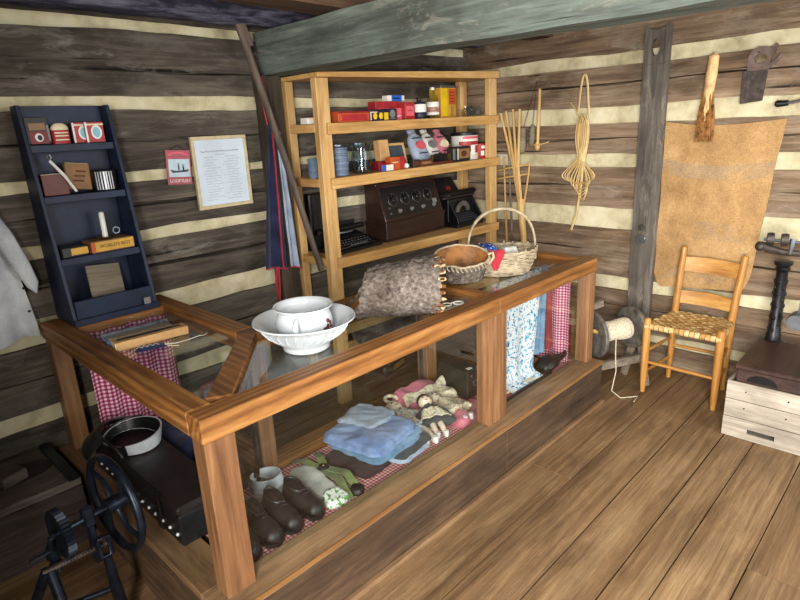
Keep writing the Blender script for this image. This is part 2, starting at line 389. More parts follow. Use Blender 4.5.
M['red_cloth'] = cloth('red_cloth', 'b53440', '922533', 10)
M['dull_red'] = cloth('dull_red_cloth', '9c4040', '7c2f33', 10)
M['saw_wood'] = plain('saw_wood', '6e5c54', .6, .3, 0, .3, 20)
M['disc'] = plain('reel_disc', '6f6a63', .5, .45, .2, .4, 25, .2)
M['pink_cloth'] = cloth('pink_cloth', 'd07d8a', 'b55f70', 14)
M['green_cloth'] = cloth('olive_webbing', '7d8a52', '647040', 20)
M['leather'] = plain('dark_leather', '1f1816', .5, .4, 0, .4, 22, .3)
M['black_leather'] = plain('black_leather', '151517', .42, .45, 0, .4, 22, .3)
M['floral'] = spots('blue_floral', 'e3e7ea', [('5fa9cf', .56), ('24679a', .62), ('c9788c', .66)], 55)
M['patch'] = spots('patch_floral', 'd8d2c4', [('8fa6b8', .56), ('b58a9a', .6), ('8c7a4a', .64)], 40)
M['lace'] = spots('lace_print', 'ddd2b8', [('b9a788', .55), ('8a8f8a', .63)], 60)
M['bluepatt'] = spots('blue_bandana', '2b4a98', [('d9e2ef', .6)], 90)
M['greenleaf'] = spots('leaf_print', 'dfe2d6', [('5c8f55', .54), ('9a9c90', .66)], 60)
M['paperart'] = spots('colour_print', 'e8dfc4', [('d9b23a', .56), ('b8402c', .64), ('5a7a4a', .66)], 25)
M['cane'] = wood('cane_splint', 'c29a5c', 'e3c88e', 'f2dfb2', 'z', 1, 14, .5, .1, .4)
M['stake'] = wood('stake_wood', 'b88a48', 'd9b270', 'e8c88e', 'z', 1, 14, .5, .1, .4)
t = NT('bark'); v = t.coords(); vo = t.n('ShaderNodeTexVoronoi'); vo.inputs['Scale'].default_value = 55; t.l(v, vo.inputs['Vector']); n = t.noise(v, 60, 4, .65, .1); h = t.math('ADD', t.math('MULTIPLY', vo.outputs['Distance'], .16), n)
c = t.ramp(h, [(.40, '4a423d'), (.54, '675e57'), (.66, '7d736b'), (.78, '91877d'), (.86, 'b9b0a5')]); c = t.mix(.7, c, t.ramp(t.noise(v, 5, 4), [(.38, '8a8078'), (.55, 'ffffff')]), 'MULTIPLY'); t.bump(h, .4, .006); M['bark'] = t.fin(c, .9, .2)
M['inner_bark'] = plain('inner_bark', '9c6833', .6, .3, 0, .45, 14, .2)
M['wicker'] = plain('wicker', 'b7a78a', .6, .35, 0, .35, 30, .15)
M['husk'] = plain('pale_wood', 'e6bd84', .6, .3, 0, .25, 20, .15)
M['straw'] = plain('straw_fibre', '9a6a3a', .8, .2, 0, .5, 40, .3)
M['yarn'] = plain('yarn', 'ded3ba', .9, .2, 0, .3, 120, .4)
M['greywood'] = wood('grey_wood', '5e5549', '857a69', 'a59a86', 'x', 1, 10, .8, .3, .25)
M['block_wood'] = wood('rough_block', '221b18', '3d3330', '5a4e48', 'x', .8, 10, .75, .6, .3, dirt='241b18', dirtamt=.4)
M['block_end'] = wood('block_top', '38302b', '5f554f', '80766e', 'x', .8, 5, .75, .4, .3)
M['radio'] = wood('radio_wood', '1d0f0a', '34201a', '47302a', 'x', 1, 10, .35, .1, .5)
M['radio_panel'] = plain('radio_panel', '1c1a1c', .3, .5, 0, .2)
M['knob'] = plain('knob_black', '141416', .25, .55)
M['key'] = plain('typewriter_key', '55565a', .35, .5)
M['tw'] = plain('typewriter_black', '121317', .35, .5, .1, .3, 20)
for nm, cc in dict(orange='bd5226', red='a5282e', darkred='7d1a22', pinkred='d9606c', white='e6e4dc', cream='e2d5b0', yellow='e8c21c', navybox='1b1c33', bluep='2a5fc0', tinyellow='c99a34', black='141414', tan='c9a06a', slate='3c4a52', bluegrey='6b7c92', darktin='2b2a26', steelblue='4a6a9a', card='8d6a44', redbrown='5d2a22', grey='7a7a78', skyblue='7fb4c8', poster='a85560', paleblue='bcd0dc', ink='3a3d48', skin='e3cdb8', hair='1d1712').items():
    M[nm] = plain(nm, cc, .45, .4, 0, .12, 15)
M['paper'] = plain('paper', 'ccd8e4', .7, .2, 0, .06, 6)
M['gilt'] = plain('pale_gilt_frame', 'c9b993', .5, .4, 0, .1, 30)
M['glass'] = glass_mat('pane_glass')
M['jarglass'] = glass_mat('jar_glass', (.86,.91,.93,1), .03)

# ------------------------------------------------------------------ camera
cam = bpy.data.objects.new('camera', bpy.data.cameras.new('camera')); COL.objects.link(cam)
yaw, pitch, roll = .776386, .288869, -.0503683
fw = V((math.cos(yaw)*math.cos(pitch), math.sin(yaw)*math.cos(pitch), -math.sin(pitch)))
rt = fw.cross(V((0,0,1))).normalized(); up = rt.cross(fw)
r2 = rt*math.cos(roll) + up*math.sin(roll); u2 = up*math.cos(roll) - rt*math.sin(roll)
cam.matrix_world = Matrix(((r2.x,u2.x,-fw.x,0),(r2.y,u2.y,-fw.y,0),(r2.z,u2.z,-fw.z,1.6),(0,0,0,1)))
cam.data.lens = 26.15; cam.data.sensor_width = 36; cam.data.clip_start = .02
S.camera = cam

# ------------------------------------------------------------------ room shell
YL, XR = 2.86, 3.74
def log_wall(name, axis, a0, a1, face, bands, seams, mat, sgn, seed, holes=None):
    mb = MB(); th = .16; zs = []; z = -.02
    for b0, b1 in bands: zs.append((z, b0)); z = b1
    zs.append((z, 2.55))
    n = int((a1 - a0)/.07)
    for i, (z0, z1) in enumerate(zs):
        parts = [(z0, z1)]
        for s_ in seams:
            if z0 + .04 < s_ < z1 - .04: parts = [(z0, s_ - .004), (s_ + .004, z1)]
        for (p0, p1) in parts:
            nz = max(3, int((p1-p0)/.05))
            seed += 1
            if axis == 'x': rough_box(mb, a0, a1, face, face+sgn*th, p0, p1, n, 2, nz, .019, 5, seed, 0)
            else: rough_box(mb, face, face+sgn*th, a0, a1, p0, p1, 2, n, nz, .019, 5, seed, 0)
    if axis == 'x': mb.box(a0, a1, face+sgn*.06, face+sgn*(th-.05), -.02, 2.5, 0)
    else: mb.box(face+sgn*.06 if sgn > 0 else face-th+.05, face+th-.05 if sgn > 0 else face-.06, a0, a1, -.02, 2.5, 0)
    for b0, b1 in bands:
        seed += 1
        if axis == 'x': rough_box(mb, a0, a1, face+sgn*.02, face+sgn*(th-.02), b0-.02, b1+.02, n, 2, 3, .008, 8, seed, 1)
        else: rough_box(mb, face+sgn*.02, face+sgn*(th-.02), a0, a1, b0-.02, b1+.02, 2, n, 3, .008, 8, seed, 1)
    return struct(name, mb, [mat, M['chink']], smooth=50)
log_wall('wall_left', 'x', -.6, XR+.18, YL, [(.12,.17),(.385,.455),(.745,.855),(1.125,1.185),(1.41,1.46),(1.735,1.79),(2.07,2.125)], [.6,1.0,1.3,1.6], M['log_l'], 1, 3)
log_wall('wall_right', 'y', -1.6, YL+.02, XR, [(.14,.2),(.475,.565),(.885,1.02),(1.285,1.37),(1.56,1.665),(1.91,1.985)], [.36,.73,1.16,1.46,1.8], M['log_r'], 1, 40)
# floor: boards run along x
mb = MB(); ys = [-1.6,-1.4,-1.2,-1.0,-.8,-.6,-.4,-.2,-.02,.16,.351,.557,.694,.89,1.10,1.33,1.54,1.75,1.97,2.2,2.42,2.63,2.86]
jr = random.Random(5)
for i in range(len(ys)-1):
    xs = [-1.2] + ([2.19] if 1.05 < ys[i] < 1.2 else [] if .3 < ys[i] < 1.05 else [jr.uniform(.4,3)]) + [XR]
    for a, b in zip(xs[:-1], xs[1:]):
        g = .003
        rough_box(mb, a+.001, b-.001, ys[i]+g, ys[i+1]-g, -.04, 0, int((b-a)/.2)+1, 3, 1, .002, 3, i*3+a, 0)
        # flat tops keep furniture level
struct('floor', mb, M['floor'], smooth=40)
mb = MB(); mb.box(-1.2, XR+.18, -1.6, YL+.18, -.12, -.05); struct('trim_1', mb, M['base'])      # joist bed beneath the boards
mb = MB()
for i in range(22): rough_box(mb, -1.2, XR+.2, -1.6+i*.21, -1.394+i*.21, 2.44, 2.47, 20, 2, 1, .004, 4, i)
struct('ceiling', mb, M['joist'])
# unseen wall beside the doorway, left of the camera, added to shade the lower left
log_wall('wall_front_blocker', 'y', .3, YL, -.5, [(.385,.455),(.745,.855),(1.125,1.185),(1.41,1.46),(1.735,1.79),(2.07,2.125)], [], M['log_l'], -1, 90)

log_wall('wall_back_blocker', 'x', -.6, 1.1, -1.62, [(.385,.455),(.745,.855),(1.125,1.185),(1.41,1.46),(1.735,1.79),(2.07,2.125)], [], M['log_l'], -1, 120)  # unseen partial wall, added to keep sky light off the lower left
# tie beam
mb = MB(); rough_box(mb, 1.91, 2.11, -1.5, YL+.02, 1.897, 2.115, 3, 60, 4, .016, 3, 2)
tag(O('tie_beam', mb, M['beam'], smooth=50), 'hewn grey-green tie beam running overhead above the rack', 'beam')
mb = MB(); rough_box(mb, -.6, XR, 2.14, 2.31, 2.12, 2.30, 60, 3, 3, .014, 3, 5)
tag(O('ceiling_joist', mb, M['joist'], smooth=50), 'brown joist lying across the top of the tie beam', 'beam')
mb = MB(); mb.M = Matrix.Translation((0,2.73,2.238)); 
rings = []
for i in range(70):
    x = -.6 + i*(XR+.55)/69; rr = .12 + .008*noise.noise(V((x*4,1,1)))
    rings.append([V((x, math.cos(2*PI*j/16)*rr*(1+.06*noise.noise(V((x*9,j,3)))), math.sin(2*PI*j/16)*rr*(1+.06*noise.noise(V((x*9,j,7)))))) for j in range(16)])
mb.loft(rings)
tag(O('wall_plate_log', mb, M['bark_log'], smooth=60), 'round dark bark-flecked log along top of the left wall', 'log')
mb = MB(); rough_box(mb, 1.865, 1.99, 2.775, 2.85, 0, 1.895, 3, 2, 40, .008, 4, 8)
tag(O('corner_post', mb, M['dark_post'], smooth=50), 'dark upright post under the beam end, left of the rack', 'post')

# ------------------------------------------------------------------ L-shaped display case
case = T('display_case', 'L-shaped pine display case with glass top on a plank base', 'display case', (.625,1.4,0))
def cp(name, mb, m, bevel=.003, parent=None, **k): return O(name, mb, m, parent or case, bevel=bevel, world=True, **k)
zt, zb = .86, .785
cp('top_rail', MB().box(.625, 2.052, 1.40, 1.48, zb, zt), M['rail_x'])
cp('top_rail', MB().box(2.054, 2.99, 1.40, 1.48, zb, zt), M['rail_x'])
cp('top_rail', MB().box(.625, .705, 1.482, 2.82, zb, zt), M['rail_y'])
cp('top_rail', MB().box(1.085, 1.165, 1.982, 2.82, zb, zt), M['rail_y'])
cp('top_rail', MB().box(1.085, 2.908, 1.90, 1.98, zb, zt), M['rail_x'])
cp('top_rail', MB().box(2.91, 2.99, 1.482, 1.98, zb, zt), M['rail_y'])
cp('cross_rail', MB().box(2.06, 2.115, 1.482, 1.898, zb+.01, zt-.002), M['rail_y'])
mb = MB(); a, b = V((.70,1.478)), V((1.10,1.915)); d = (b-a).normalized(); l = V((-d.y, d.x))
hw = .052
q = [a - l*hw, a + l*hw, b + l*hw, b - l*hw]
q = [V((.775,1.481)), V((1.128,1.899)), V((1.084,1.951)), V((.706,1.52))]
mb.hexa([(p.x,p.y,zb+.01) for p in q], [(p.x,p.y,zt+.001) for p in q]); cp('mitre_rail', mb, M['rail_y'])
cp('end_board', MB().box(.706, 1.084, 2.60, 2.82, zb+.02, zt), M['rail_x'])
for x0, x1, y0, y1 in ((.628,.725,1.402,1.475), (1.975,2.115,1.404,1.475), (2.918,2.988,1.402,1.475), (.63,.70,2.74,2.815), (1.09,1.16,1.905,1.975), (2.12,2.20,1.905,1.975), (2.915,2.988,1.905,1.975), (1.09,1.16,2.74,2.815)):
    cp('post', MB().box(x0, x1, y0, y1, .245, zb), M['rail_z'])
# plank base
cp('base_board', MB().box(.60, 2.025, 1.344, 1.384, .0, .235), M['base'])
cp('base_board', MB().box(2.029, 3.0, 1.344, 1.384, .0, .235), M['base'])
cp('base_board', MB().box(.58, .62, 1.344, 2.82, .0, .235), M['base_y'])
cp('base_board', MB().box(2.96, 3.0, 1.386, 2.02, .0, .235), M['base_y'])
cp('base_board', MB().box(1.165, 2.958, 1.985, 2.02, .0, .235), M['base'])
cp('base_board', MB().box(1.165, 1.2, 2.022, 2.82, .0, .235), M['base_y'])
cp('ledge', MB().box(.58, 3.0, 1.344, 1.48, .235, .262), M['ledge'])
cp('ledge', MB().box(.58, .712, 1.482, 2.82, .235, .262), M['ledge_y'])
cp('ledge', MB().box(2.90, 3.0, 1.482, 2.02, .235, .262), M['ledge_y'])
cp('ledge', MB().box(1.085, 2.898, 1.90, 2.02, .235, .262), M['rail_x'])
cp('ledge', MB().box(1.085, 1.2, 2.022, 2.82, .235, .262), M['rail_y'])
cp('worn_edge_strip', MB().box(.60, 3.0, 1.339, 1.3437, .246, .263), M['edge'], bevel=0)
cp('floor_strip', MB().box(.60, 3.0, 1.318, 1.343, .002, .022), M['ledge'])
cp('tray_floor', MB().box(.713, 2.90, 1.481, 1.899, .21, .236), M['base'], bevel=0)
cp('tray_floor', MB().box(.713, 1.084, 1.90, 2.82, .21, .236), M['base_y'], bevel=0)
g = .004
for x0, x1, y0, y1 in ((.79,2.055,1.485,1.898), (2.118,2.905,1.485,1.898)):
    pass
mb = MB(); q = [(.785,1.484),(2.056,1.484),(2.056,1.897),(1.128,1.897)]; mb.hexa([(x,y,.838) for x,y in q], [(x,y,.842) for x,y in q]); cp('glass_top', mb, M['glass'], bevel=0)
cp('glass_top', MB().box(2.118, 2.906, 1.485, 1.897, .838, .842), M['glass'], bevel=0)
mb = MB(); q = [(.708,1.528),(1.081,1.955),(1.081,2.598),(.708,2.598)]; mb.hexa([(x,y,.838) for x,y in q], [(x,y,.842) for x,y in q]); cp('glass_top', mb, M['glass'], bevel=0)
cp('glass_pane', MB().box(.73, 1.97, 1.44, 1.444, .263, zb), M['glass'], bevel=0)
cp('glass_pane', MB().box(2.12, 2.915, 1.44, 1.444, .263, zb), M['glass'], bevel=0)
for x in (1.082, 1.165, 2.11, 2.203): cp('door_track', MB().box(x, x+.009, 1.93, 1.95, .263, zb), M['grey_metal'], bevel=0)
cp('glass_pane', MB().box(1.18, 2.10, 1.94, 1.944, .263, zb), M['glass'], bevel=0)
cp('knot', MB().lathe([(.004,0),(.02,.0),(.022,.0012)], 16, 0, (0,0,0)), M['rail_z'], bevel=0) if False else None

# liners and curtains inside the case (separate cloths)
def wav(u, k, a, ph=0): return a*math.sin(u*k+ph)
mb = MB(); mb.sheet(lambda u, v: V((.715+u*.365, 2.572+wav(u,26,.011)+wav(u,11,.005,1), .243+v*.588)), 40, 12, .003)
tag(O('gingham_curtain', mb, M['gingham_x'], loc=(.9,2.572,.243), world=True), 'magenta gingham curtain hung at wall end of the case under the navy shelf', 'curtain')
mb = MB(); mb.sheet(lambda u, v: V((2.885+wav(u,24,.008), 1.50+u*.385, .243+v*.53)), 40, 12, .003)
tag(O('gingham_curtain', mb, M['gingham_y'], loc=(2.885,1.69,.243), world=True), 'pink gingham curtain lining the right end of the case by the yarn reel', 'curtain')
mb = MB(); mb.sheet(lambda u, v: V((.74+u*2.12, 1.486+v*.405, .2395+.0012*noise.noise(V((u*40,v*9,2))))), 60, 10, .002)
tag(O('liner_cloth', mb, M['gingham_floor'], loc=(1.8,1.69,.2385), world=True), 'red and white checked cloth spread on the case floor under the clothes', 'cloth')
mb = MB(); mb.sheet(lambda u, v: V((1.95+u*.92, 1.487+v*.09, .2465+.001*noise.noise(V((u*20,v*9,4))))), 40, 4, .002)
tag(O('pink_liner', mb, M['pink_cloth'], loc=(2.4,1.53,.246), world=True), 'plain pink cloth strip along the front ledge at the right end', 'cloth')

# ------------------------------------------------------------------ pine storage rack
rack = T('storage_rack', 'tall pine storage rack loaded with tins, radio and typewriters in corner', 'rack', (2.0,2.5,0))
def rp(name, mb, m, bevel=.0025): return O(name, mb, m, rack, bevel=bevel, world=True)
x0, x1, y0, y1 = 2.024, 3.655, 2.50, 2.83
rp('post', MB().box(x0, x0+.085, y0+.022, y0+.065, 0, 1.868), M['pine_z'])
rp('post', MB().box(x1-.085, x1, y0+.022, y0+.065, 0, 1.895), M['pine_z'])
rp('post', MB().box(x0, x0+.05, y1-.045, y1, 0, 1.868), M['pine_z'])
rp('post', MB().box(x1-.085, x1, y1-.045, y1, 0, 1.895), M['pine_z'])
rp('brace_block', MB().box(3.56, 3.60, 2.77, 2.81, 1.70, 1.862), M['pine_z'])
for zl, zr in ((1.638,1.648), (1.348,1.356), (.902,.878), (.50,.47)):
    def sl(x): return zl + (zr-zl)*(x-x0)/(x1-x0)
    mb = MB(); a, b = x0+.086 if zl > .6 else x0+.086, x1-.086
    mb.hexa([(a,y0+.021,sl(a)-.022),(b,y0+.021,sl(b)-.022),(b,y1,sl(b)-.022),(a,y1,sl(a)-.022)], [(a,y0+.021,sl(a)),(b,y0+.021,sl(b)),(b,y1,sl(b)),(a,y1,sl(a))]); rp('shelf_board', mb, M['pine_x'])
    mb = MB(); a, b = x0+.045, x1
    mb.hexa([(a,y0,sl(a)-.058),(b,y0,sl(b)-.058),(b,y0+.02,sl(b)-.058),(a,y0+.02,sl(a)-.058)], [(a,y0,sl(a)),(b,y0,sl(b)),(b,y0+.02,sl(b)),(a,y0+.02,sl(a))]); rp('shelf_front', mb, M['pine_x'])
    for sx in (x0+.002, x1-.022):
        z = sl(sx)
        rp('side_rail', MB().box(sx if sx < 3 else sx-.085+.022, (sx+.083 if sx < 3 else sx+.02), y0+.066, y1-.046, z-.045, z), M['pine_y'])
mb = MB(); mb.hexa([(x0,y0,1.869),(x1,y0,1.896),(x1,y1,1.896),(x0,y1,1.869)], [(x0,y0,1.893),(x1,y0,1.944),(x1,y1,1.944),(x0,y1,1.893)]); rp('top_board', mb, M['pine_x'])

# ------------------------------------------------------------------ slanted navy bookcase on the case
bk = T('slanted_bookcase', 'navy painted bookcase with sloping sides standing on the case end', 'bookcase', (.70,2.84,.8605))
def bp(name, mb, m=None, bevel=.002): return O(name, mb, m or M['navy'], bk, bevel=bevel, world=True)
B0, B1, ZB, ZT = .70, 1.06, .861, 1.755
def fy(z): return 2.605 + (z-ZB)/(ZT-ZB)*.155         # front edge of the sides
for xa in (B0, B1-.016):
    mb = MB(); mb.hexa([(xa,fy(ZB),ZB),(xa+.016,fy(ZB),ZB),(xa+.016,2.835,ZB),(xa,2.835,ZB)], [(xa,fy(ZT),ZT),(xa+.016,fy(ZT),ZT),(xa+.016,2.835,ZT),(xa,2.835,ZT)]); bp('side_panel', mb)
bp('back_panel', MB().box(B0+.017, B1-.017, 2.822, 2.835, ZB+.02, ZT))
for z in (ZB+.02, 1.14, 1.395, 1.60): bp('shelf_board', MB().box(B0+.017, B1-.017, fy(z)+.006, 2.82, z-.03 if z > 1 else z-.02, z))
bp('front_board', MB().box(B0+.017, B1-.017, fy(.9)-.004, fy(.9)+.012, ZB+.005, .965))
bp('bottom_rail', MB().box(B0-.001, B1+.001, 2.59, 2.601, ZB, ZB+.028)) 

# ------------------------------------------------------------------ ladder-back chair
ch = T('ladderback_chair', 'oak ladder-back chair with woven splint seat against the right wall', 'chair', (3.43,1.02,0))
def hp(name, mb, m=None, **k): return O(name, mb, m or M['chair'], ch, world=True, **k)
fl, fr = V((3.285,1.213,0)), V((3.288,.822,0))
for f_ in (fl, fr):
    hp('leg', MB().tube([f_, f_+V((0,0,.06)), f_+V((.001,0,.2)), f_+V((.002,0,.44)), f_+V((.002,0,.462)), f_+V((.002,0,.468))], [.013,.018,.0215,.021,.018,.008], 14))
rl = [V((3.585,1.170,0)), V((3.585,1.168,.2)), V((3.588,1.166,.44)), V((3.60,1.160,.62)), V((3.625,1.156,.83)), V((3.626,1.156,.838))]
rr = [V((3.59,.858,0)), V((3.59,.857,.2)), V((3.592,.852,.44)), V((3.602,.840,.62)), V((3.625,.828,.81)), V((3.626,.828,.818))]
for p_ in (rl, rr): hp('back_post', MB().tube(p_, [.014,.019,.021,.0205,.018,.008], 14))
for za, zb_ in ((.69,.775), (.495,.57)):
    def sfn(u, v, za=za, zb_=zb_):
        z = za + (zb_-za)*v; tt = (z-.44)/.39
        pl = V((3.59+.035*tt, 1.164-.008*tt, 0)); pr = V((3.594+.033*tt, .851-.023*tt, 0))
        p_ = pl.lerp(pr, u); p_.x += .022*math.sin(PI*u); p_.z = z + (.006*math.sin(PI*u) if v > .5 else 0) - .012*(u-.0); return p_
    hp('back_slat', MB().sheet(sfn, 16, 4, .011), M['chair_y'])
def rung(a, b, r=.0105): hp('rung', MB().tube([a, (V(a)+V(b))/2, b], [r*.8, r, r*.8], 10), M['chair_y'])
rung((3.286,1.213,.195), (3.289,.822,.185)); 
rung((3.286,1.213,.26), (3.585,1.168,.27)); rung((3.286,1.213,.13), (3.585,1.169,.14)); rung((3.289,.822,.26), (3.59,.856,.27)); rung((3.289,.822,.13), (3.59,.857,.14)); rung((3.585,1.168,.22), (3.59,.857,.22))
# woven splint seat
mb = MB(); NW = 15
def seat_pt(u, v, h):     # u front->back, v left->right
    a = V((3.275,1.222,.432)).lerp(V((3.276,.812,.43)), v); b = V((3.60,1.172,.437)).lerp(V((3.602,.848,.437)), v)
    p_ = a.lerp(b, u); p_.z += h - .012*math.sin(PI*u)*math.sin(PI*v); return p_
for i in range(NW):          # twill: each strip floats over two, under two
    for j0 in range(-4, NW, 4):
        a0, a1 = max(0, j0 + i % 4), min(NW, j0 + i % 4 + 2)
        if a1 > a0: mb.grid(lambda s_, w: seat_pt((a0+(a1-a0)*s_)/NW, (i+.04+.92*w)/NW, .0055*max(0, math.sin(PI*s_))**.5), 5, 1)
        b0, b1 = max(0, j0 + (i+1) % 4), min(NW, j0 + (i+1) % 4 + 2)
        if b1 > b0: mb.grid(lambda s_, w: seat_pt((i+.04+.92*w)/NW, (b0+(b1-b0)*s_)/NW, .0055*max(0, math.sin(PI*s_))**.5), 5, 1)
body = MB().sheet(lambda u, v: seat_pt(u, v, -.006), 10, 10, .012)
mb.add(body.v, body.f)
for e in range(NW):      # wraps round the front rail and side rails
    for a_, b_ in (((e+.06)/NW, (e+.94)/NW),):
        mb.grid(lambda s_, w: seat_pt(0, a_+(b_-a_)*w, 0) + V((-.014*math.sin(s_*PI*.9), 0, -.032*s_+.004)), 5, 1)
        mb.grid(lambda s_, w: seat_pt(a_+(b_-a_)*w, 1, 0) + V((0, -.012*math.sin(s_*PI*.9), -.03*s_+.004)), 5, 1)
        mb.grid(lambda s_, w: seat_pt(a_+(b_-a_)*w, 0, 0) + V((0, .012*math.sin(s_*PI*.9), -.03*s_+.004)), 5, 1)
hp('woven_seat', mb, M['weave'], smooth=60)

# ------------------------------------------------------------------ right wall things
sack = MB()
def sk(u, v):    # u: left->right, v: top->bottom
    yl = 1.347 + .003*v; yr = .735 + .075*v
    y = yl + (yr-yl)*u
    ztop = 1.555 - .03*math.sin(PI*u)*(1-.3*u) - .01*u
    zbot = .545 + .045*u
    e = .06
    if u < .08: zbot += .09*((.08-u)/.08)**2
    if u > .92: zbot += .10*((u-.92)/.08)**2
    z = ztop + (zbot-ztop)*v
    x = 3.715 - .010 - .012*math.sin(PI*u)*math.sin(PI*v) - .006*noise.noise(V((y*5,z*3,1))) - .004*math.sin(u*30)*v*(1-v)
    return V((x, y + .008*noise.noise(V((z*5,2,u*2))), z))
sack.sheet(sk, 40, 44, .006)
tag(O('burlap_sack', sack, M['burlap'], loc=(3.70,1.05,1.0), world=True), 'large tan burlap sack hanging flat on the right wall behind the chair', 'sack')
# pit saw board / grey plank with hole at top
pl = T('weathered_plank', 'tall grey weathered plank with a slot at top leaning on the right wall', 'plank', (3.69,1.42,0))
mb = MB(); X0, X1 = 3.672, 3.705
# outline with slot: build as two cheeks + web
yA, yB = 1.497, 1.352
def ring_box(z0, z1, a0, a1): mb.box(X0, X1, min(a0,a1), max(a0,a1), z0, z1)
mb.box(X0, X1, yB, yA, 0, 1.88)
NS = 48; oc, oz, orx, orz = 1.432, 1.972, .026, .046
def edge_pt(a):
    c_, s_ = math.cos(a), math.sin(a); k = min((yA-oc if c_ > 0 else oc-yB)/max(1e-6,abs(c_)), (2.075-oz if s_ > 0 else oz-1.881)/max(1e-6,abs(s_)))
    y, z = oc+c_*k, oz+s_*k
    if z > 2.05: z += .03*abs((y-1.43)/.07)**1.5 - .012
    return y, z
O_ = [edge_pt(2*PI*(j+.5)/NS) for j in range(NS)]; I_ = [(oc+math.cos(2*PI*(j+.5)/NS)*orx, oz+math.sin(2*PI*(j+.5)/NS)*orz) for j in range(NS)]
mb.loft([[V((X0,y,z)) for y, z in O_], [V((X1,y,z)) for y, z in O_], [V((X1,y,z)) for y, z in I_], [V((X0,y,z)) for y, z in I_], [V((X0,y,z)) for y, z in O_]], cap=False)
O('plank', mb, M['grey_z'], pl, bevel=0, world=True)
mb = MB(); mb.M = Matrix.Translation((3.668,1.435,.845)) @ Matrix.Rotation(-PI/2,4,'Y'); mb.lathe([(.016,-.004),(.03,-.004),(.03,.004),(.027,.008),(.016,.008),(.014,.0),(.016,-.004)], 20, cap=False); O('iron_eye', mb, M['grey_metal'], pl, world=True)
mb = MB(); mb.M = Matrix.Translation((3.668,1.437,.92)) @ Matrix.Rotation(-PI/2,4,'Y'); mb.lathe([(.001,-.002),(.02,-.002),(.018,.006),(.001,.007)], 12); O('iron_plate', mb, M['rust_iron'], pl, world=True)
# splint coil
co = T('splint_coil', 'coil of pale cane splint tied and hung on the right wall', 'coil', (3.70,1.865,1.4))
rnd = random.Random(3)
for k in range(10):
    w = .018 + .008*k + rnd.uniform(-.004,.004); x = 3.69 - .006*(k % 5) - rnd.uniform(0,.006); w2 = .022+.003*(k % 4)
    drop = 1.06 + .018*k + rnd.uniform(0,.02) if k < 6 else 1.16 + rnd.uniform(0,.03)
    pts = []
    for i in range(41):
        a = 2*PI*i/40
        s_, c_ = math.sin(a), math.cos(a)
        if c_ >= 0: z = 1.36 + .26*c_**.8*(1-.06*(k%3)); yy = w2*s_*(1.25 if c_ < .9 else .9)*(1-(1-abs(c_))**6) + .0
        else: z = 1.36 + (1.36-drop)*c_; yy = w*1.3*max(0, math.sin(PI*abs(c_)**2.3))**.6*(1 if s_ > 0 else -1)
        if abs(c_) < .05: yy = .006*(k-4)/4
        pts.append(V((x, 1.862 + yy + .003*(k-4), z)))
    mb = MB(); mb.tube(pts[:-1]+[pts[0]], .0085, 6, flat=.4); O('splint_loop', mb, M['cane'], co, world=True, smooth=60)
mb = MB(); mb.tube([V((3.69,1.872+.036*math.cos(a)*(1 if math.sin(a)<.2 else .9), 1.62+.245*max(0,math.sin(a))-.02*(math.sin(a)<0))) for a in [PI*i/20 for i in range(21)]], .0075, 6, flat=.5); O('hanging_loop', mb, M['cane'], co, world=True)
mb = MB(); mb.tube([V((3.675,1.85,1.36)), V((3.672,1.858,1.2)), V((3.675,1.868,1.10)), V((3.685,1.895,.97)), V((3.69,1.93,.86))], .009, 6, flat=.45); O('loose_tail', mb, M['cane'], co, world=True)
mb = MB(); mb.tube([V((3.69,1.89,1.60)), V((3.69,1.93,1.66)), V((3.69,1.965,1.70)), V((3.69,1.99,1.70))], .006, 6, flat=.45); O('loose_tail', mb, M['cane'], co, world=True)
mb = MB()
for i in range(3): mb.ring((3.678,1.862,1.352+.011*i), (0,0,1), .026, .0055, 20, 6)
O('binding', mb, M['cane'], co, world=True)
# splint broom
br = T('splint_broom', 'pale hand-shaved splint broom head hung above the burlap sack', 'broom', (3.69,1.115,1.43))
mb = MB(); mb.tube([(3.69,1.113,1.905),(3.685,1.113,1.89),(3.682,1.117,1.80),(3.68,1.122,1.70),(3.68,1.124,1.60)], [.012,.026,.03,.026,.022], 12); O('handle', mb, M['husk'], br, world=True)
mb = MB(); rnd = random.Random(9)
for i in range(110):
    a = rnd.uniform(0,2*PI); r_ = .018; zt_ = rnd.uniform(1.58,1.72); s0 = V((3.68+math.cos(a)*r_, 1.124+math.sin(a)*.024, zt_)); e0 = V((3.668+math.cos(a)*.022, 1.118+math.sin(a)*.043+rnd.uniform(-.006,.006), 1.43+rnd.uniform(0,.06)))
    mb.tube([s0, (s0+e0)/2+V((-.006,math.sin(a)*.006,0)), e0], [.003,.0038,.0025], 5)
O('bristles', mb, M['straw'], br, world=True)
mb = MB(); mb.tube([(3.663,1.135,1.74),(3.655,1.118,1.66),(3.655,1.128,1.58),(3.652,1.142,1.50)], [.004,.009,.009,.003], 6); mb.tube([(3.66,1.12,1.72),(3.65,1.11,1.62),(3.652,1.12,1.55)], [.003,.007,.003], 6); O('shaving_curl', mb, M['husk'], br, world=True)
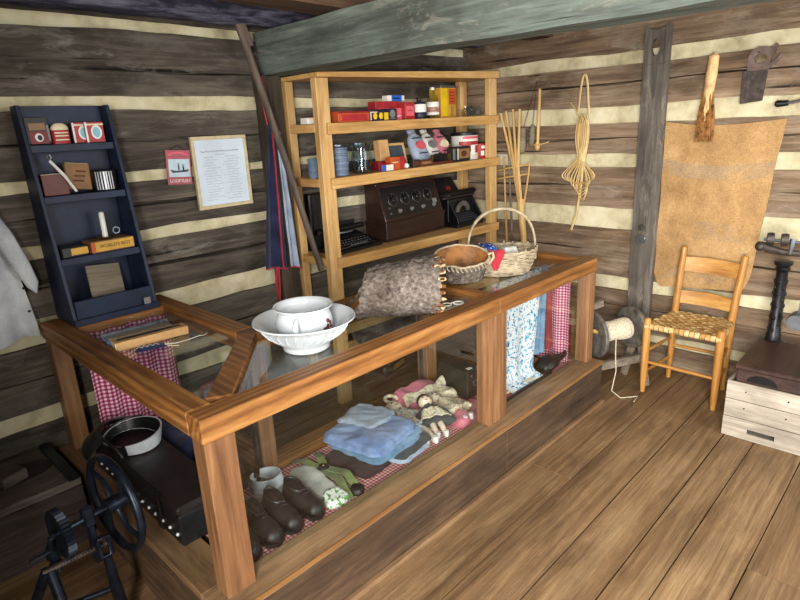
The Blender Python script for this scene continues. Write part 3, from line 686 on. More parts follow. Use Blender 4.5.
# hand saw hanging handle up
sw = T('back_saw', 'small stubby saw with open wooden grip hung on upper right wall', 'saw', (3.7,.9,1.63))
mb = MB(); mb.hexa([(3.706,.862,1.642),(3.721,.862,1.642),(3.721,.962,1.632),(3.706,.962,1.632)], [(3.706,.85,1.83),(3.721,.85,1.83),(3.721,.94,1.80),(3.706,.94,1.80)]); O('blade', mb, M['rust_iron'], sw, bevel=.002, world=True)
mb = MB(); oc, oz = .892, 1.853
OUT = [(.948,1.80),(.952,1.86),(.938,1.90),(.905,1.915),(.868,1.912),(.845,1.905),(.828,1.925),(.818,1.915),(.826,1.885),(.84,1.86),(.845,1.83),(.86,1.80),(.90,1.795)]
INN = []
for y, z in OUT:
    a_ = math.atan2((z-oz)/.028, (y-oc)/.036); INN.append((oc+.032*math.cos(a_), oz+.024*math.sin(a_)))
mb.loft([[V((x,y,z)) for y, z in P] for x, P in ((3.704,OUT),(3.724,OUT),(3.722,INN),(3.706,INN),(3.704,OUT))], cap=False)
mb.tube([(3.713,.858,1.81),(3.713,.835,1.825),(3.713,.808,1.85),(3.713,.80,1.87)], [.014,.012,.010,.005], 8, flat=.7, up=(1,0,0)); O('grip', mb, M['saw_wood'], sw, world=True)
mb = MB(); mb.box(3.703,3.723,.935,.968,1.632,1.80); O('spine', mb, M['rust_iron'], sw, bevel=.002, world=True)
O('nail', MB().tube([(3.70,.90,1.885),(3.76,.90,1.885)], .004, 6), M['iron'], sw, world=True)
ht = T('brace_tool', 'black turned tool handle jutting in at the right edge, above the sack corner', 'tool', (3.69,.73,1.62))
mb = MB(); mb.tube([(3.69,.795,1.622),(3.69,.785,1.622),(3.69,.76,1.622),(3.69,.735,1.624)], [.011,.018,.016,.014], 12); O('handle', mb, M['iron'], ht, world=True)
mb = MB(); mb.tube([(3.69,.735,1.624),(3.69,.70,1.628),(3.69,.655,1.64),(3.69,.60,1.635)], [.008,.008,.008,.006], 8); O('shank', mb, M['grey_metal'], ht, world=True)
# shuttles and spindle
sh = T('carved_shuttles', 'pair of grey carved wooden shuttles hanging by one cord beside spindle', 'shuttles', (3.70,2.29,1.375))
for y, za, zb_, r_ in ((2.325,1.375,1.56,.026), (2.25,1.42,1.575,.021)):
    mb = MB(); mb.tube([(3.69,y,za),(3.685,y,za+.015),(3.683,y,za+.06),(3.684,y-.002,zb_-.05),(3.69,y-.003,zb_-.01),(3.69,y-.003,zb_)], [.006,r_*.8,r_*1.1,r_,r_*.7,.005], 12); sb = O('shuttle', mb, M['greywood'], sh, world=True)
    for k in range(4):
        o = O('hole', MB().ball((3.660, y, za+.05+k*.028), .005, 8, 6), M['iron'], sh, world=True); 
O('cord', MB().tube([(3.69,2.322,1.555),(3.70,2.27,1.72),(3.715,2.235,1.86),(3.705,2.242,1.72),(3.69,2.247,1.57)], .0022, 5), M['redbrown'], sh, world=True)
spn = T('wooden_spindle', 'pale wooden spindle stick with knob end hung beside shuttles', 'spindle', (3.70,2.18,1.41))
mb = MB(); mb.tube([(3.69,2.207,1.40),(3.688,2.206,1.415),(3.688,2.206,1.44),(3.69,2.205,1.46),(3.695,2.202,1.65),(3.70,2.201,1.80),(3.70,2.201,1.806)], [.01,.018,.016,.010,.011,.010,.005], 10); O('shaft', mb, M['stake'], spn, world=True)
mb = MB(); mb.tube([(3.67,2.222,1.436),(3.67,2.20,1.43),(3.68,2.11,1.455)], [.004,.005,.003], 6); O('peg', mb, M['stake'], spn, world=True)
# fanned stakes (hay fork) behind the basket
fk = T('hay_fork', 'pale wooden hay fork with fanned tines standing in corner behind wicker basket', 'fork', (3.64,2.28,0))
for i, (yt, zt_) in enumerate(((2.488,1.66),(2.44,1.672),(2.38,1.682),(2.323,1.68))):
    mb = MB(); mb.tube([(3.655-.004*i,yt,zt_),(3.65-.004*i,(yt*.45+2.305*.55)+.01*(i-1.5),1.28),(3.64-.003*i,2.305+.008*(i-1.5)*-1,1.02)], [.009,.011,.011], 8); O('tine', mb, M['stake'], fk, world=True)
mb = MB(); mb.tube([(3.64,2.306,1.06),(3.635,2.30,1.0),(3.635,2.275,.80),(3.64,2.24,0)], [.024,.026,.022,.018], 10); O('handle', mb, M['stake'], fk, world=True)
for z, dz in ((1.255,.05), (1.195,.045)):
    mb = MB(); mb.tube([(3.678,2.53,z),(3.628,2.40,z+dz*.5),(3.66,2.245,z+dz)], .006, 6); O('cross_bar', mb, M['stake'], fk, world=True)
mb = MB(); mb.tube([(3.66,2.247,1.32),(3.65,2.262,1.15),(3.645,2.29,.98)], .007, 6); O('side_stay', mb, M['stake'], fk, world=True)
for lab, yt, zt_, yb in (('thin wooden rod standing against the rack post, left of the fork handle', 2.49, 1.35, 2.415), ('slim grey rod standing between rack post and fork handle', 2.45, 1.40, 2.36)):
    mb = MB(); mb.tube([(3.70,yt,zt_),(3.69,(yt+yb)/2,.7),(3.685,yb,0)], [.007,.009,.009], 8)
    tag(O('wooden_rod', mb, M['stake'] if yt > 2.47 else M['greywood'], loc=(3.69,yb,0), world=True), lab, 'rod')

# ------------------------------------------------------------------ crate + platform scale
cr = T('wooden_crate', 'whitewashed slatted crate with slot handle under the platform scale', 'crate', (3.3,.5,0))
CX0, CX1, CY0, CY1, CH = 3.042, 3.50, .18, .708, .302
for z0, z1 in ((.002,.108), (.111,.205), (.208,CH)):
    if z0 < .05:
        mb = MB(); mb.box(CX0, CX0+.014, CY0, .475, z0, z1); mb.box(CX0, CX0+.014, .595, CY1, z0, z1); mb.box(CX0, CX0+.014, .475, .595, z0, .036); mb.box(CX0, CX0+.014, .475, .595, .062, z1)
    else: mb = MB().box(CX0, CX0+.014, CY0, CY1, z0, z1)
    O('front_slat', mb, M['crate'], cr, world=True, bevel=0 if z0 < .05 else .002)
    for yy in (CY1-.014, CY0): O('side_slat', MB().box(CX0+.015, CX1, yy, yy+.014, z0, z1), M['crate_x'], cr, world=True, bevel=.002)
    O('back_slat', MB().box(CX1-.014, CX1, CY0+.015, CY1-.015, z0, z1), M['crate'], cr, world=True, bevel=.002)
O('bottom_board', MB().box(CX0+.015, CX1-.015, CY0+.015, CY1-.015, .002, .016), M['crate'], cr, world=True)
for y in (.62, .44, .27):
    for z in (.17, .26): O('nail_head', MB().ball((CX0-.001, y, z), .004, 8, 6), M['iron'], cr, world=True)
sc = T('platform_scale', 'old platform scale with black column on wooden box atop the crate', 'scale', (3.3,.45,CH))
z0 = CH + .001
O('base_box', MB().box(3.05, 3.56, .16, .675, z0, z0+.07), M['scale_lid'], sc, world=True, bevel=.006)
O('platform', MB().box(3.035, 3.50, .15, .682, z0+.071, z0+.094), M['scale_lid'], sc, world=True, bevel=.005)
mb = MB(); mb.M = Matrix.Translation((3.0485,.56,z0+.012)) @ Matrix.Rotation(-PI/2,4,'Y'); 
mb.loft([[V((0,math.cos(a)*.065,h)) + V((math.sin(a)*.04,0,0)) for a in [PI*i/14 for i in range(15)]] for h in (-.001,.004)]); O('front_arch', mb, M['iron'], sc, world=True)
cx, cy = 3.50, .622
mb = MB(); mb.lathe([(.055,0),(.05,.02),(.036,.03),(.036,.06),(.03,.07),(.027,.40),(.03,.41),(.036,.42),(.03,.43),(.042,.445),(.044,.46),(.03,.465)], 20, 0, (cx,cy,z0+.071)); O('column', mb, M['iron'], sc, world=True)
mb = MB()
for k in range(9):
    for s_ in (0, PI/2, PI, 1.5*PI): mb.ball((cx+math.cos(s_+.785*(k%2))*.028, cy+math.sin(s_+.785*(k%2))*.028, z0+.16+k*.033), .006, 8, 6, sc=(1,1,2))
O('column_relief', mb, M['iron'], sc, world=True)
zbm = .905
mb = MB(); mb.tube([(3.46,.72,zbm+.01),(3.46,.70,zbm),(3.46,.62,zbm-.015),(3.46,.30,zbm-.02)], [.02,.024,.016,.014], 10); O('beam_bracket', mb, M['rust_iron'], sc, world=True)
O('weigh_beam', MB().tube([(3.455,.715,zbm+.045),(3.455,.3,zbm+.03)], .009, 8), M['grey_metal'], sc, world=True)
for y in (.685, .622):
    mb = MB(); mb.M = Matrix.Translation((3.45,y,zbm+.05)) @ Matrix.Rotation(PI/2,4,'X') @ Matrix.Rotation(.3,4,'Y'); mb.lathe([(.006,-.016),(.024,-.016),(.026,0),(.024,.016),(.006,.016)], 16, sy=1.3); O('poise', mb, M['rust_iron'], sc, world=True)
mb = MB(); mb.tube([(3.445,.585,zbm+.06),(3.44,.585,zbm+.03),(3.44,.59,zbm-.02)], [.014,.012,.006], 10); O('hook', mb, M['grey_metal'], sc, world=True)
O('beam_knob', MB().ball((3.458,.728,zbm+.005), .026, 14, 10), M['rust_iron'], sc, world=True)
mb = MB(); mb.M = Matrix.Translation((3.44,.515,.545)) @ Matrix.Rotation(PI/2,4,'Y'); mb.lathe([(.01,-.05),(.04,-.05),(.043,-.04),(.043,.04),(.04,.05),(.01,.05)], 20); mb.M = Matrix.Identity(4); mb.tube([(3.44,.515,.58),(3.44,.51,.72),(3.45,.50,zbm-.02)], .004, 6); O('counterweight', mb, M['grey_metal'], sc, world=True)

# ------------------------------------------------------------------ yarn reel
yr = T('yarn_reel', 'grey wooden spool winder with cream yarn between two discs by case end', 'yarn reel', (3.23,1.45,0))
ax = V((.80,-.40,0)).normalized(); c1 = V((3.135,1.46,.36)); L = .30
cA, cB = c1 - ax*.02, c1 + ax*.27
def disc(c, r_, t_): 
    mb = MB(); e = V((-ax.y, ax.x, 0)); u_ = V((0,0,1)); 
    rings = []
    for rr, tt in ((.015,t_),(r_*.8,t_),(r_*.82,t_*1.5),(r_-.004,t_*1.5),(r_,t_),(r_,-t_),(r_-.004,-t_*1.5),(r_*.82,-t_*1.5),(r_*.8,-t_),(.015,-t_)):
        rings.append([c + e*math.cos(2*PI*j/36)*rr + u_*math.sin(2*PI*j/36)*rr + ax*tt for j in range(36)])
    return mb.loft(rings)
O('end_disc', disc(cA, .145, .008), M['disc'], yr, world=True); O('end_disc', disc(cB, .128, .01), M['disc'], yr, world=True)
mb = MB(); e = V((-ax.y, ax.x, 0))
pts = []
for i in range(30*14+1):
    a = 2*PI*i/14; s_ = i/(30*14); k = .058 + .004*math.sin(s_*9) 
    pts.append(cA + ax*(.02+.235*s_) + e*math.cos(a)*k + V((0,0,math.sin(a)*k)))
mb.tube(pts, .0058, 5); mb.tube([cA+ax*.012, cA+ax*.262], .055, 20); O('yarn', mb, M['yarn'], yr, world=True)
pe = cA + ax*.17 - e*(-.058); 
mb = MB(); s0 = cA + ax*.13 + V((-.05*.5,-.05,-.03)); mb.tube([s0, s0+V((-.004,-.004,-.1)), s0+V((-.02,-.02,-.2)), V((s0.x-.09,s0.y-.03,.03)), V((s0.x-.10,s0.y-.09,.006)), V((s0.x-.02,s0.y-.16,.006)), V((s0.x-.10,s0.y-.17,.006))], .003, 6); O('loose_end', mb, M['yarn'], yr, world=True)
O('axle', MB().tube([cA-ax*.085, cB+ax*.10], .012, 10), M['greywood'], yr, world=True)
for c in (cA - ax*.05, cB + ax*.05):
    O('stand_leg', MB().beam(c+e*.0+V((0,0,.01)), V((c.x,c.y,0))+e*.10, .04, .028, up=(ax.x,ax.y,0)), M['greywood'], yr, world=True, bevel=.003)
    O('stand_leg', MB().beam(c+V((0,0,.02)), V((c.x,c.y,0))-e*.10, .04, .028, up=(ax.x,ax.y,0)), M['greywood'], yr, world=True, bevel=.003)
a_ = cA-ax*.07; b_ = cB+ax*.07
O('stretcher', MB().beam(V((a_.x,a_.y,.17))-e*.055, V((b_.x,b_.y,.17))-e*.055, .03, .05), M['greywood'], yr, world=True, bevel=.003)
O('top_bar', MB().beam(cA+V((-.03,0.05,.15)), cA+ax*.12+V((0,.05,.17)), .03, .04), M['greywood'], yr, world=True, bevel=.003)
O('crank_peg', MB().tube([cA-ax*.03+V((0,-.06,.03)), cA-ax*.08+V((0,-.08,.05))], .011, 8), M['stake'], yr, world=True)


# ------------------------------------------------------------------ helpers for small goods
def sl_z(i, x, hw=0):
    zl, zr = ((1.638,1.648), (1.348,1.356), (.902,.878), (.50,.47))[i]
    return max(zl + (zr-zl)*(q-1.998)/(3.655-1.998) for q in (x-hw, x+hw)) + .0008
def RX(a): return Matrix.Rotation(a, 4, 'X')
def RZ(a): return Matrix.Rotation(a, 4, 'Z')
def TR(x, y, z): return Matrix.Translation((x,y,z))
FACE = Matrix.Rotation(PI/2, 4, 'X')            # text plane facing -y
def one(name, mb, mat, label, cat, loc=(0,0,0), rz=0, group=None, bevel=.0015, smooth=35):
    return tag(O(name, mb, mat, loc=loc, rz=rz, bevel=bevel, smooth=smooth), label, cat, group)
def carton(label, loc, w, d, h, mat, rz=0, group=None, cat='box', name='carton', face=None):
    t = T(name, label, cat, loc, rz, group)
    O('body', MB().box(-w/2, w/2, 0, d, 0, h), mat, t, bevel=.0015)
    for (nm, x0_, x1_, z0_, z1_, m) in face or ():
        O(nm, MB().box(-w/2+x0_*w, -w/2+x1_*w, -.0012, .001, z0_*h, z1_*h), m, t)
    return t
def disc_face(mb, cx, cz, rx, rz_, y0=-.0018, y1=-.0004, n=20):
    mb.loft([[V((cx+math.cos(2*PI*j/n)*rx, y, cz+math.sin(2*PI*j/n)*rz_)) for j in range(n)] for y in (y0, y1)])
    return mb

# ---- rack, top shelf
carton('small white carton at far left of the top shelf, behind the post', (2.045,2.60,sl_z(0,2.05)), .07, .06, .032, M['white'], face=[('lid_band',0,1,.75,1,M['cream'])])
carton('long orange-red tin box at left of the top shelf', (2.30,2.545,sl_z(0,2.3)), .235, .11, .058, M['orange'], face=[('rim',0,1,.82,1,M['darkred']), ('panel',.12,.92,.12,.7,M['red'])], cat='tin', name='tin_box')
t = carton('dark navy carton with two yellow lozenges on the top shelf', (2.497,2.545,sl_z(0,2.5)), .15, .09, .062, M['navybox'], face=[('yellow_panel',.76,.99,.06,.72,M['yellow']), ('white_edge',.02,.07,.05,.8,M['white']), ('top_label',.08,.4,.72,.82,M['cream'])])
for cx_ in (-.035, .0125):
    O('lozenge', disc_face(MB(), cx_, .027, .017, .021, n=6), M['yellow'], t)
t = carton('dark carton with a pale oval, right of the lozenge carton', (2.622,2.56,sl_z(0,2.62)), .078, .08, .066, M['navybox'])
O('oval', disc_face(MB(), 0, .036, .024, .024), M['grey'], t); O('text_strip', MB().box(-.03,.03,-.0015,0,.006,.011), M['grey'], t)
carton('wide red carton standing behind the two dark cartons', (2.665,2.64,sl_z(0,2.66)), .20, .07, .112, M['red'], face=[('band',.05,.95,.5,.56,M['darkred']), ('lettering',.1,.6,.62,.66,M['pinkred'])])
carton('narrow red carton in front of the wide red one, left half of the pair', (2.71,2.60,sl_z(0,2.71)), .072, .035, .07, M['pinkred'], face=[('band',.1,.9,.3,.36,M['white'])])
carton('red carton with paler panel beside the dark label bottle', (2.79,2.57,sl_z(0,2.79)), .088, .06, .102, M['red'], face=[('panel',.1,.9,.2,.78,M['pinkred']), ('lettering',.2,.8,.5,.54,M['red'])])
carton('small blue and white carton lying on top of the red cartons', (2.75,2.645,sl_z(0,2.75)+.113), .15, .05, .033, M['white'], face=[('blue_label',.22,.82,0,1,M['bluep']), ('stripe',.3,.7,.4,.6,M['paleblue'])])
def bottle(label, loc, prof, mat, lab, capm, zc):
    t = T('bottle', label, 'bottle', loc)
    O('body', MB().lathe(prof, 20), mat, t, smooth=50)
    r_ = max(p[0] for p in prof)
    for (nm, z0_, z1_, m) in lab: O(nm, MB().lathe([(r_+.0006,z0_),(r_+.0012,z0_+.001),(r_+.0012,z1_-.001),(r_+.0006,z1_)], 20, cap=False), m, t)
    O('cap', MB().lathe([(zc[1],zc[0]),(zc[1],zc[0]+zc[2]),(zc[1]*.8,zc[0]+zc[2]+.002)], 14), capm, t)
    return t
bottle('short dark tin with white label and black top on the top shelf', (2.91,2.60,sl_z(0,2.91)), [(.001,0),(.044,0),(.045,.004),(.045,.092),(.04,.102),(.014,.104),(.012,.112)], M['navybox'], [('white_label',.04,.088,M['white']), ('blue_band',.006,.036,M['navybox'])], M['black'], (.112,.014,.014))
bottle('clear glass bottle with orange-red label on the top shelf', (3.02,2.58,sl_z(0,3.01)), [(.001,0),(.038,0),(.04,.004),(.04,.10),(.034,.125),(.016,.15),(.012,.155),(.012,.172)], M['jarglass'], [('white_label',.02,.10,M['white']), ('orange_patch',.035,.07,M['orange'])], M['white'], (.172,.013,.016))
t = T('tea_tin', 'tall square yellow tin with orange panel on the top shelf', 'tin', (3.235,2.62,sl_z(0,3.2)), .08)
O('body', MB().box(-.088,.088,0,.10,0,.202), M['tinyellow'], t, bevel=.004)
O('lid', MB().box(-.09,.09,-.002,.102,.19,.206), M['grey_metal'], t, bevel=.002)
O('orange_panel', MB().box(.0,.08,-.0015,.001,.085,.185), M['orange'], t); O('yellow_panel', MB().box(-.08,-.02,-.0015,.001,.01,.185), M['yellow'], t)
mb = MB()
for k in range(4): mb.box(.012,.066,-.0024,-.001,.10+.02*k,.105+.02*k)
O('lettering', mb, M['redbrown'], t)
O('figure', MB().tube([(.02,-.003,.01),(.028,-.004,.05),(.025,-.003,.08)], [.014,.016,.008], 8, flat=.2), M['card'], t)
t = T('glass_vial', 'small clear glass vial in front of the yellow tin', 'bottle', (3.30,2.535,sl_z(0,3.3)))
O('body', MB().lathe([(.001,0),(.012,0),(.013,.003),(.013,.045),(.006,.052),(.006,.06)], 14), M['jarglass'], t)
O('cap', MB().lathe([(.008,.06),(.008,.07)], 10), M['white'], t)
t = T('metal_cutter', 'dull grey metal cutter shapes at right end of the top shelf', 'cutter', (3.47,2.60,sl_z(0,3.47)+.012))
mb = MB(); mb.M = RX(1.15); mb.lathe([(.028,0),(.033,0),(.033,.02),(.028,.02)], 20, c=(0,.034,-.012), cap=False); O('ring', mb, M['grey_metal'], t)
mb = MB(); mb.hexa([(.045,0,.0),(.12,.02,.0),(.12,.03,.0),(.045,.01,.0)], [(.06,0,.02),(.12,.02,.06),(.12,.03,.06),(.06,.01,.02)]); O('wing', mb, M['grey'], t)
mb = MB(); mb.tube([(-.06,0,.004),(-.05,.0,.03),(-.03,0,.045),(-.015,0,.03)], .005, 6); O('handle', mb, M['grey_metal'], t)

# ---- rack, second shelf
def stack_cup(label, x, y, mat, n, r_, group=None):
    z = sl_z(1, x)
    t = T('stacked_tins', label, 'tins', (x,y,z), group=group)
    for k in range(n): O('tin', MB().lathe([(.001,k*.036),(r_*.86,k*.036),(r_,k*.036+.03),(r_+.002,k*.036+.0325),(r_+.002,k*.036+.0345),(r_*.8,k*.036+.0355)], 20), mat, t)
    return t
stack_cup('stack of pale blue tin cups at far left of the second shelf', 1.998+.055, 2.64, M['bluegrey'], 3, .030)
stack_cup('stack of deep blue tin cups just left of the rack post', 2.122, 2.64, M['steelblue'], 3, .030)
rnd = random.Random(4)
for k in range(5):
    t = T('mason_lid_can', ['bottom', 'second from bottom', 'middle', 'second from top', 'topmost'][k]+' blue-grey tin of the stack right of the rack post', 'tin', (2.222+rnd.uniform(-.004,.004), 2.60, sl_z(1,2.2)+k*.0312), group='stacked blue-grey tins')
    O('body', MB().lathe([(.001,0),(.044,0),(.047,.003),(.047,.012),(.044,.014),(.044,.026),(.046,.028),(.046,.0302),(.04,.031)], 24), M['bluegrey'], t); O('rim', MB().ring((0,0,.02), (0,0,1), .0455, .0016, 24, 6), M['grey_metal'], t)
t = T('glass_jar', 'large clear glass pitcher with handle on the second shelf', 'pitcher', (2.385,2.60,sl_z(1,2.385)))
O('body', MB().lathe([(.001,0),(.056,0),(.062,.006),(.064,.10),(.058,.125),(.06,.15),(.065,.168),(.062,.168),(.056,.15),(.054,.125),(.06,.10),(.058,.01),(.001,.006)], 28, cap=False), M['jarglass'], t, smooth=60)
O('handle', MB().tube([(-.06,-.02,.13),(-.09,-.03,.12),(-.095,-.032,.07),(-.06,-.02,.03)], .007, 8), M['jarglass'], t, smooth=60)
for (x, y, nm, lab) in ((2.305,2.73,'preserve_jar','blue-grey lidded jar standing behind the tin stack and the pitcher'), (2.47,2.73,'preserve_jar','grey lidded jar behind the glass pitcher, near the little wooden box')):
    t = T(nm, lab, 'jar', (x,y,sl_z(1,x)))
    O('body', MB().lathe([(.001,0),(.048,0),(.052,.005),(.052,.12),(.044,.138),(.044,.145)], 22), M['jarglass'], t, smooth=50); O('lid', MB().lathe([(.05,.145),(.052,.148),(.052,.168),(.048,.172)], 22), M['grey_metal'], t)
t = carton('small upright wooden box leaning back, left of the slate', (2.605,2.62,sl_z(1,2.6)+.055), .082, .05, .125, M['tan'], 0, name='wooden_box')
t.rotation_euler = (-.12,0,0)
carton('dark red carton under the small upright wooden box', (2.585,2.60,sl_z(1,2.6)), .12, .08, .054, M['darkred'], face=[('panel',.1,.9,.2,.8,M['red'])])
carton('orange-red carton at the shelf edge, right of the blue-cornered one', (2.625,2.535,sl_z(1,2.62)), .12, .05, .075, M['orange'], face=[('red_side',.66,1,.02,1,M['red']), ('lettering',.1,.5,.55,.62,M['cream'])])
t = carton('small red carton with navy and white front at the shelf edge', (2.52,2.522,sl_z(1,2.5)), .10, .012, .04, M['red'], face=[('white_label',.38,.98,.05,.9,M['white']), ('navy_corner',.0,.34,.05,.9,M['bluep'])])
t = T('framed_slate', 'school slate in pale wooden frame leaning against the back of second shelf', 'slate', (2.775,2.665,sl_z(1,2.77,.09)+.006)); t.rotation_euler = (-.25,0,-.05)
O('slate', MB().box(-.062,.062,.004,.010,.015,.135), M['slate'], t)
for bb in ((-.078,.078,0,.014,0,.016), (-.078,.078,0,.014,.134,.15), (-.078,-.062,0,.014,.016,.134), (.062,.078,0,.014,.016,.134)): O('frame_strip', MB().box(*bb), M['tan'], t, bevel=.002)
def bag(label, loc, w, h, mat, logo, rz=0, lean=-.45, group=None):
    loc = (loc[0], loc[1], loc[2]+.034)
    t = T('cloth_bag', label, 'bag', loc, rz); t.rotation_euler = (lean, 0, rz)
    mb = MB(); n = 18; rings = []
    for i, (z, ww, dd) in enumerate(((0,.9,.8),(.04,1,1),(.35,1,.95),(.65,.97,.8),(.78,.75,.6),(.84,.42,.5),(.88,.36,.45),(.95,.45,.5),(1.0,.48,.42))):
        rings.append([V((math.copysign(abs(math.cos(2*PI*j/n))**.6, math.cos(2*PI*j/n))*ww*w/2, math.copysign(abs(math.sin(2*PI*j/n))**.7, math.sin(2*PI*j/n))*dd*.032+.033, z*h)) for j in range(n)])
    mb.loft(rings).rough(.004, 22, loc[0]*9); O('sack', mb, mat, t, smooth=60)
    lg = MB(); disc_face(lg, .0, h*.46, w*.32, h*.13, -.006, .012); O('printed_logo', lg, logo, t)
    O('print_line', MB().box(-w*.3, w*.3, -.006, .01, h*.2, h*.225), M['ink'], t)
    O('print_line', MB().box(-w*.36, w*.2, -.006, .01, h*.68, h*.70), M['ink'], t)
    O('tie', MB().ring((0,.033,h*.86), (0,0,1), w*.185, .003, 20, 6), M['grey'], t)
    return t
bag('grey-white printed cloth bag with pink oval, left of three bags', (2.955,2.59,sl_z(1,2.95)), .150, .225, M['ltblue_cloth'], M['pinkred'], .1)
bag('pale grey cloth bag in the middle of the three bags', (3.095,2.61,sl_z(1,3.08)), .125, .22, M['white_cloth'], M['grey'], .05)
bag('pink cloth bag with white circle, right of the three bags', (3.215,2.612,sl_z(1,3.2)), .122, .215, M['pink_cloth'], M['cream'], -.05)
carton('dark brown little box beside the slate', (2.79,2.53,sl_z(1,2.79)), .066, .03, .046, M['darktin'], face=[('label',.1,.9,.2,.8,M['redbrown'])], name='small_box')
carton('low red-brown box in front of the grey-white bag', (2.885,2.53,sl_z(1,2.88)), .11, .035, .04, M['redbrown'], face=[('label',.1,.9,.3,.7,M['card'])], name='small_box')
one('white_bulb', MB().ball((0,0,.017), .016, 14, 10), M['white'], 'small white ball lying at the shelf edge by the dark box', 'ball', (2.695,2.53,sl_z(1,2.7)), bevel=0)
t = T('clockwork_mechanism', 'small black clockwork mechanism on a wooden base before the bags', 'mechanism', (3.05,2.535,sl_z(1,3.05)))
O('base', MB().box(-.105,.11,0,.05,0,.016), M['redbrown'], t, bevel=.003)
for cx_, rr_ in ((-.04,.024), (.0,.03), (.045,.022)):
    mb = MB(); mb.M = TR(cx_,.02,.045) @ RX(PI/2); 
    pr = []
    for j in range(24): pr.append(rr_*(1 if j % 2 else .84))
    mb.loft([[V((math.cos(2*PI*j/24)*pr[j], math.sin(2*PI*j/24)*pr[j], z)) for j in range(24)] for z in (-.004,.004)]); O('gear', mb, M['iron'], t)
O('frame_bar', MB().box(-.08,.09,.03,.036,.016,.062), M['iron'], t); O('axle', MB().tube([(-.09,.02,.047),(.10,.02,.047)], .004, 6), M['brass'], t)
for cx_ in (-.085, .095): O('support', MB().box(cx_-.004,cx_+.004,.012,.028,.016,.06), M['brass'], t)
t = T('hinged_tin', 'dark rounded tin with worn picture before the red can', 'tin', (3.27,2.535,sl_z(1,3.27)), -.05)
O('body', MB().box(-.09,.09,0,.075,0,.098), M['darktin'], t, bevel=.012); O('worn_picture', MB().box(-.045,.07,-.0012,.002,.02,.082), M['card'], t); O('pale_strip', MB().box(-.056,-.048,-.0012,.002,.012,.086), M['white'], t)
mb = MB(); disc_face(mb, .01, .05, .03, .02, -.0022, -.0005); O('picture_spot', mb, M['redbrown'], t)
t = T('coffee_can', 'large red and white can with black lid on the second shelf', 'can', (3.445,2.655,sl_z(1,3.45)))
O('body', MB().lathe([(.001,0),(.094,0),(.096,.003),(.096,.172),(.093,.176)], 32), M['white'], t)
O('lid', MB().lathe([(.097,.164),(.099,.166),(.099,.184),(.094,.187),(.001,.185)], 32), M['black'], t)
def arc(mb, r_, a0, a1, z0_, z1_, n=10, t_=.0012):
    mb.loft([[V((math.cos(a)*(r_+q), math.sin(a)*(r_+q), z)) for q, z in ((0,z0_),(t_,z0_),(t_,z1_),(0,z1_))] for a in [a0+(a1-a0)*i/n for i in range(n+1)]]); return mb
for a0, a1, z0_, z1_, m in ((-2.9,-.3,.10,.125,'red'), (-2.7,-2.0,.055,.10,'red'), (-1.7,-.5,.01,.035,'cream'), (-1.6,-1.2,.045,.095,'red'), (-1.05,-.6,.06,.09,'orange'), (-2.6,-.5,.142,.16,'pinkred')): O('printed_band', arc(MB(), .0962, a0, a1, z0_, z1_), M[m], t)
t = T('spice_can', 'small red can with white figure at right end of second shelf', 'can', (3.575,2.617,sl_z(1,3.57,.05)))
O('body', MB().lathe([(.001,0),(.043,0),(.044,.002),(.044,.098),(.04,.102),(.001,.102)], 24), M['red'], t)
for a0, a1, z0_, z1_ in ((-2.3,-1.7,.018,.05), (-1.5,-1.05,.012,.055), (-2.2,-1.0,.066,.086)): O('white_print', arc(MB(), .0442, a0, a1, z0_, z1_), M['white'], t)

# ---- rack, third shelf: typewriters and radio
def keys(t, x0_, x1_, rows, y0_, dy, z0_, dz, n):
    mb = MB()
    for r_ in range(rows):
        for k in range(n):
            x = x0_ + (x1_-x0_)*(k+.5*(r_ % 2)*.6)/(n-.6)
            mb.lathe([(.007,0),(.0075,.002),(.006,.004)], 10, c=(x, y0_+dy*r_, z0_+dz*r_))
    o = O('key_bank', mb, M['key'], t); o['kind'] = 'stuff'; return o
z3 = sl_z(2, 2.31, .2)
t = T('portable_typewriter', 'small black portable typewriter at left of the third shelf', 'typewriter', (2.315,2.585,z3), .05)
O('base_tray', MB().box(-.19,.19,-.01,.17,0,.022), M['tw'], t, bevel=.004)
mb = MB(); mb.hexa([(-.15,.01,.022),(.15,.01,.022),(.15,.165,.022),(-.15,.165,.022)], [(-.15,.01,.035),(.15,.01,.035),(.13,.16,.095),(-.13,.16,.095)]); O('body', mb, M['tw'], t, bevel=.004)
keys(t, -.13, .12, 4, .025, .026, .043, .008, 10)
O('space_bar', MB().box(-.07,.07,.004,.014,.036,.042), M['key'], t)
O('platen', MB().tube([(-.17,.155,.118),(.17,.155,.118)], .018, 14), M['iron'], t)
for x in (-.178, .178): O('platen_knob', MB().tube([(x-.01,.155,.118),(x+.01,.155,.118)], .014, 12), M['knob'], t)
mb = MB(); mb.loft([[V((math.cos(a)*rr, .135+math.sin(a)*rr*.5, .098+h)) for rr, h in ((.04,0),(.075,0),(.075,.008),(.04,.008))] for a in [PI+PI*i/12 for i in range(13)]]); O('type_basket', mb, M['grey_metal'], t)
O('paper_rest', MB().box(-.10,.13,.172,.175,.10,.16), M['tw'], t)
tl = T('typewriter_case', 'tall black upright case behind the portable typewriter', 'case', (2.205,2.795,z3+.001))
O('body', MB().box(-.10,.12,-.02,.03,0,.345), M['tw'], tl, bevel=.006); O('rim', MB().box(-.085,.105,-.024,-.02,.02,.33), M['iron'], tl); 
for x in (-.04, .05): O('rib', MB().box(x-.006,x+.006,-.028,-.024,.03,.32), M['tw'], tl)
z3 = sl_z(2, 2.88, .32)
rd = T('radio_set', 'dark wooden table radio with sloping panel of four dials', 'radio', (2.88,2.63,z3), .03)
mb = MB(); mb.hexa([(-.31,-.006,0),(.31,-.006,0),(.31,.20,0),(-.31,.20,0)], [(-.31,-.006,.012),(.31,-.006,.012),(.31,.20,.012),(-.31,.20,.012)]); O('plinth', mb, M['radio'], rd, bevel=.003)
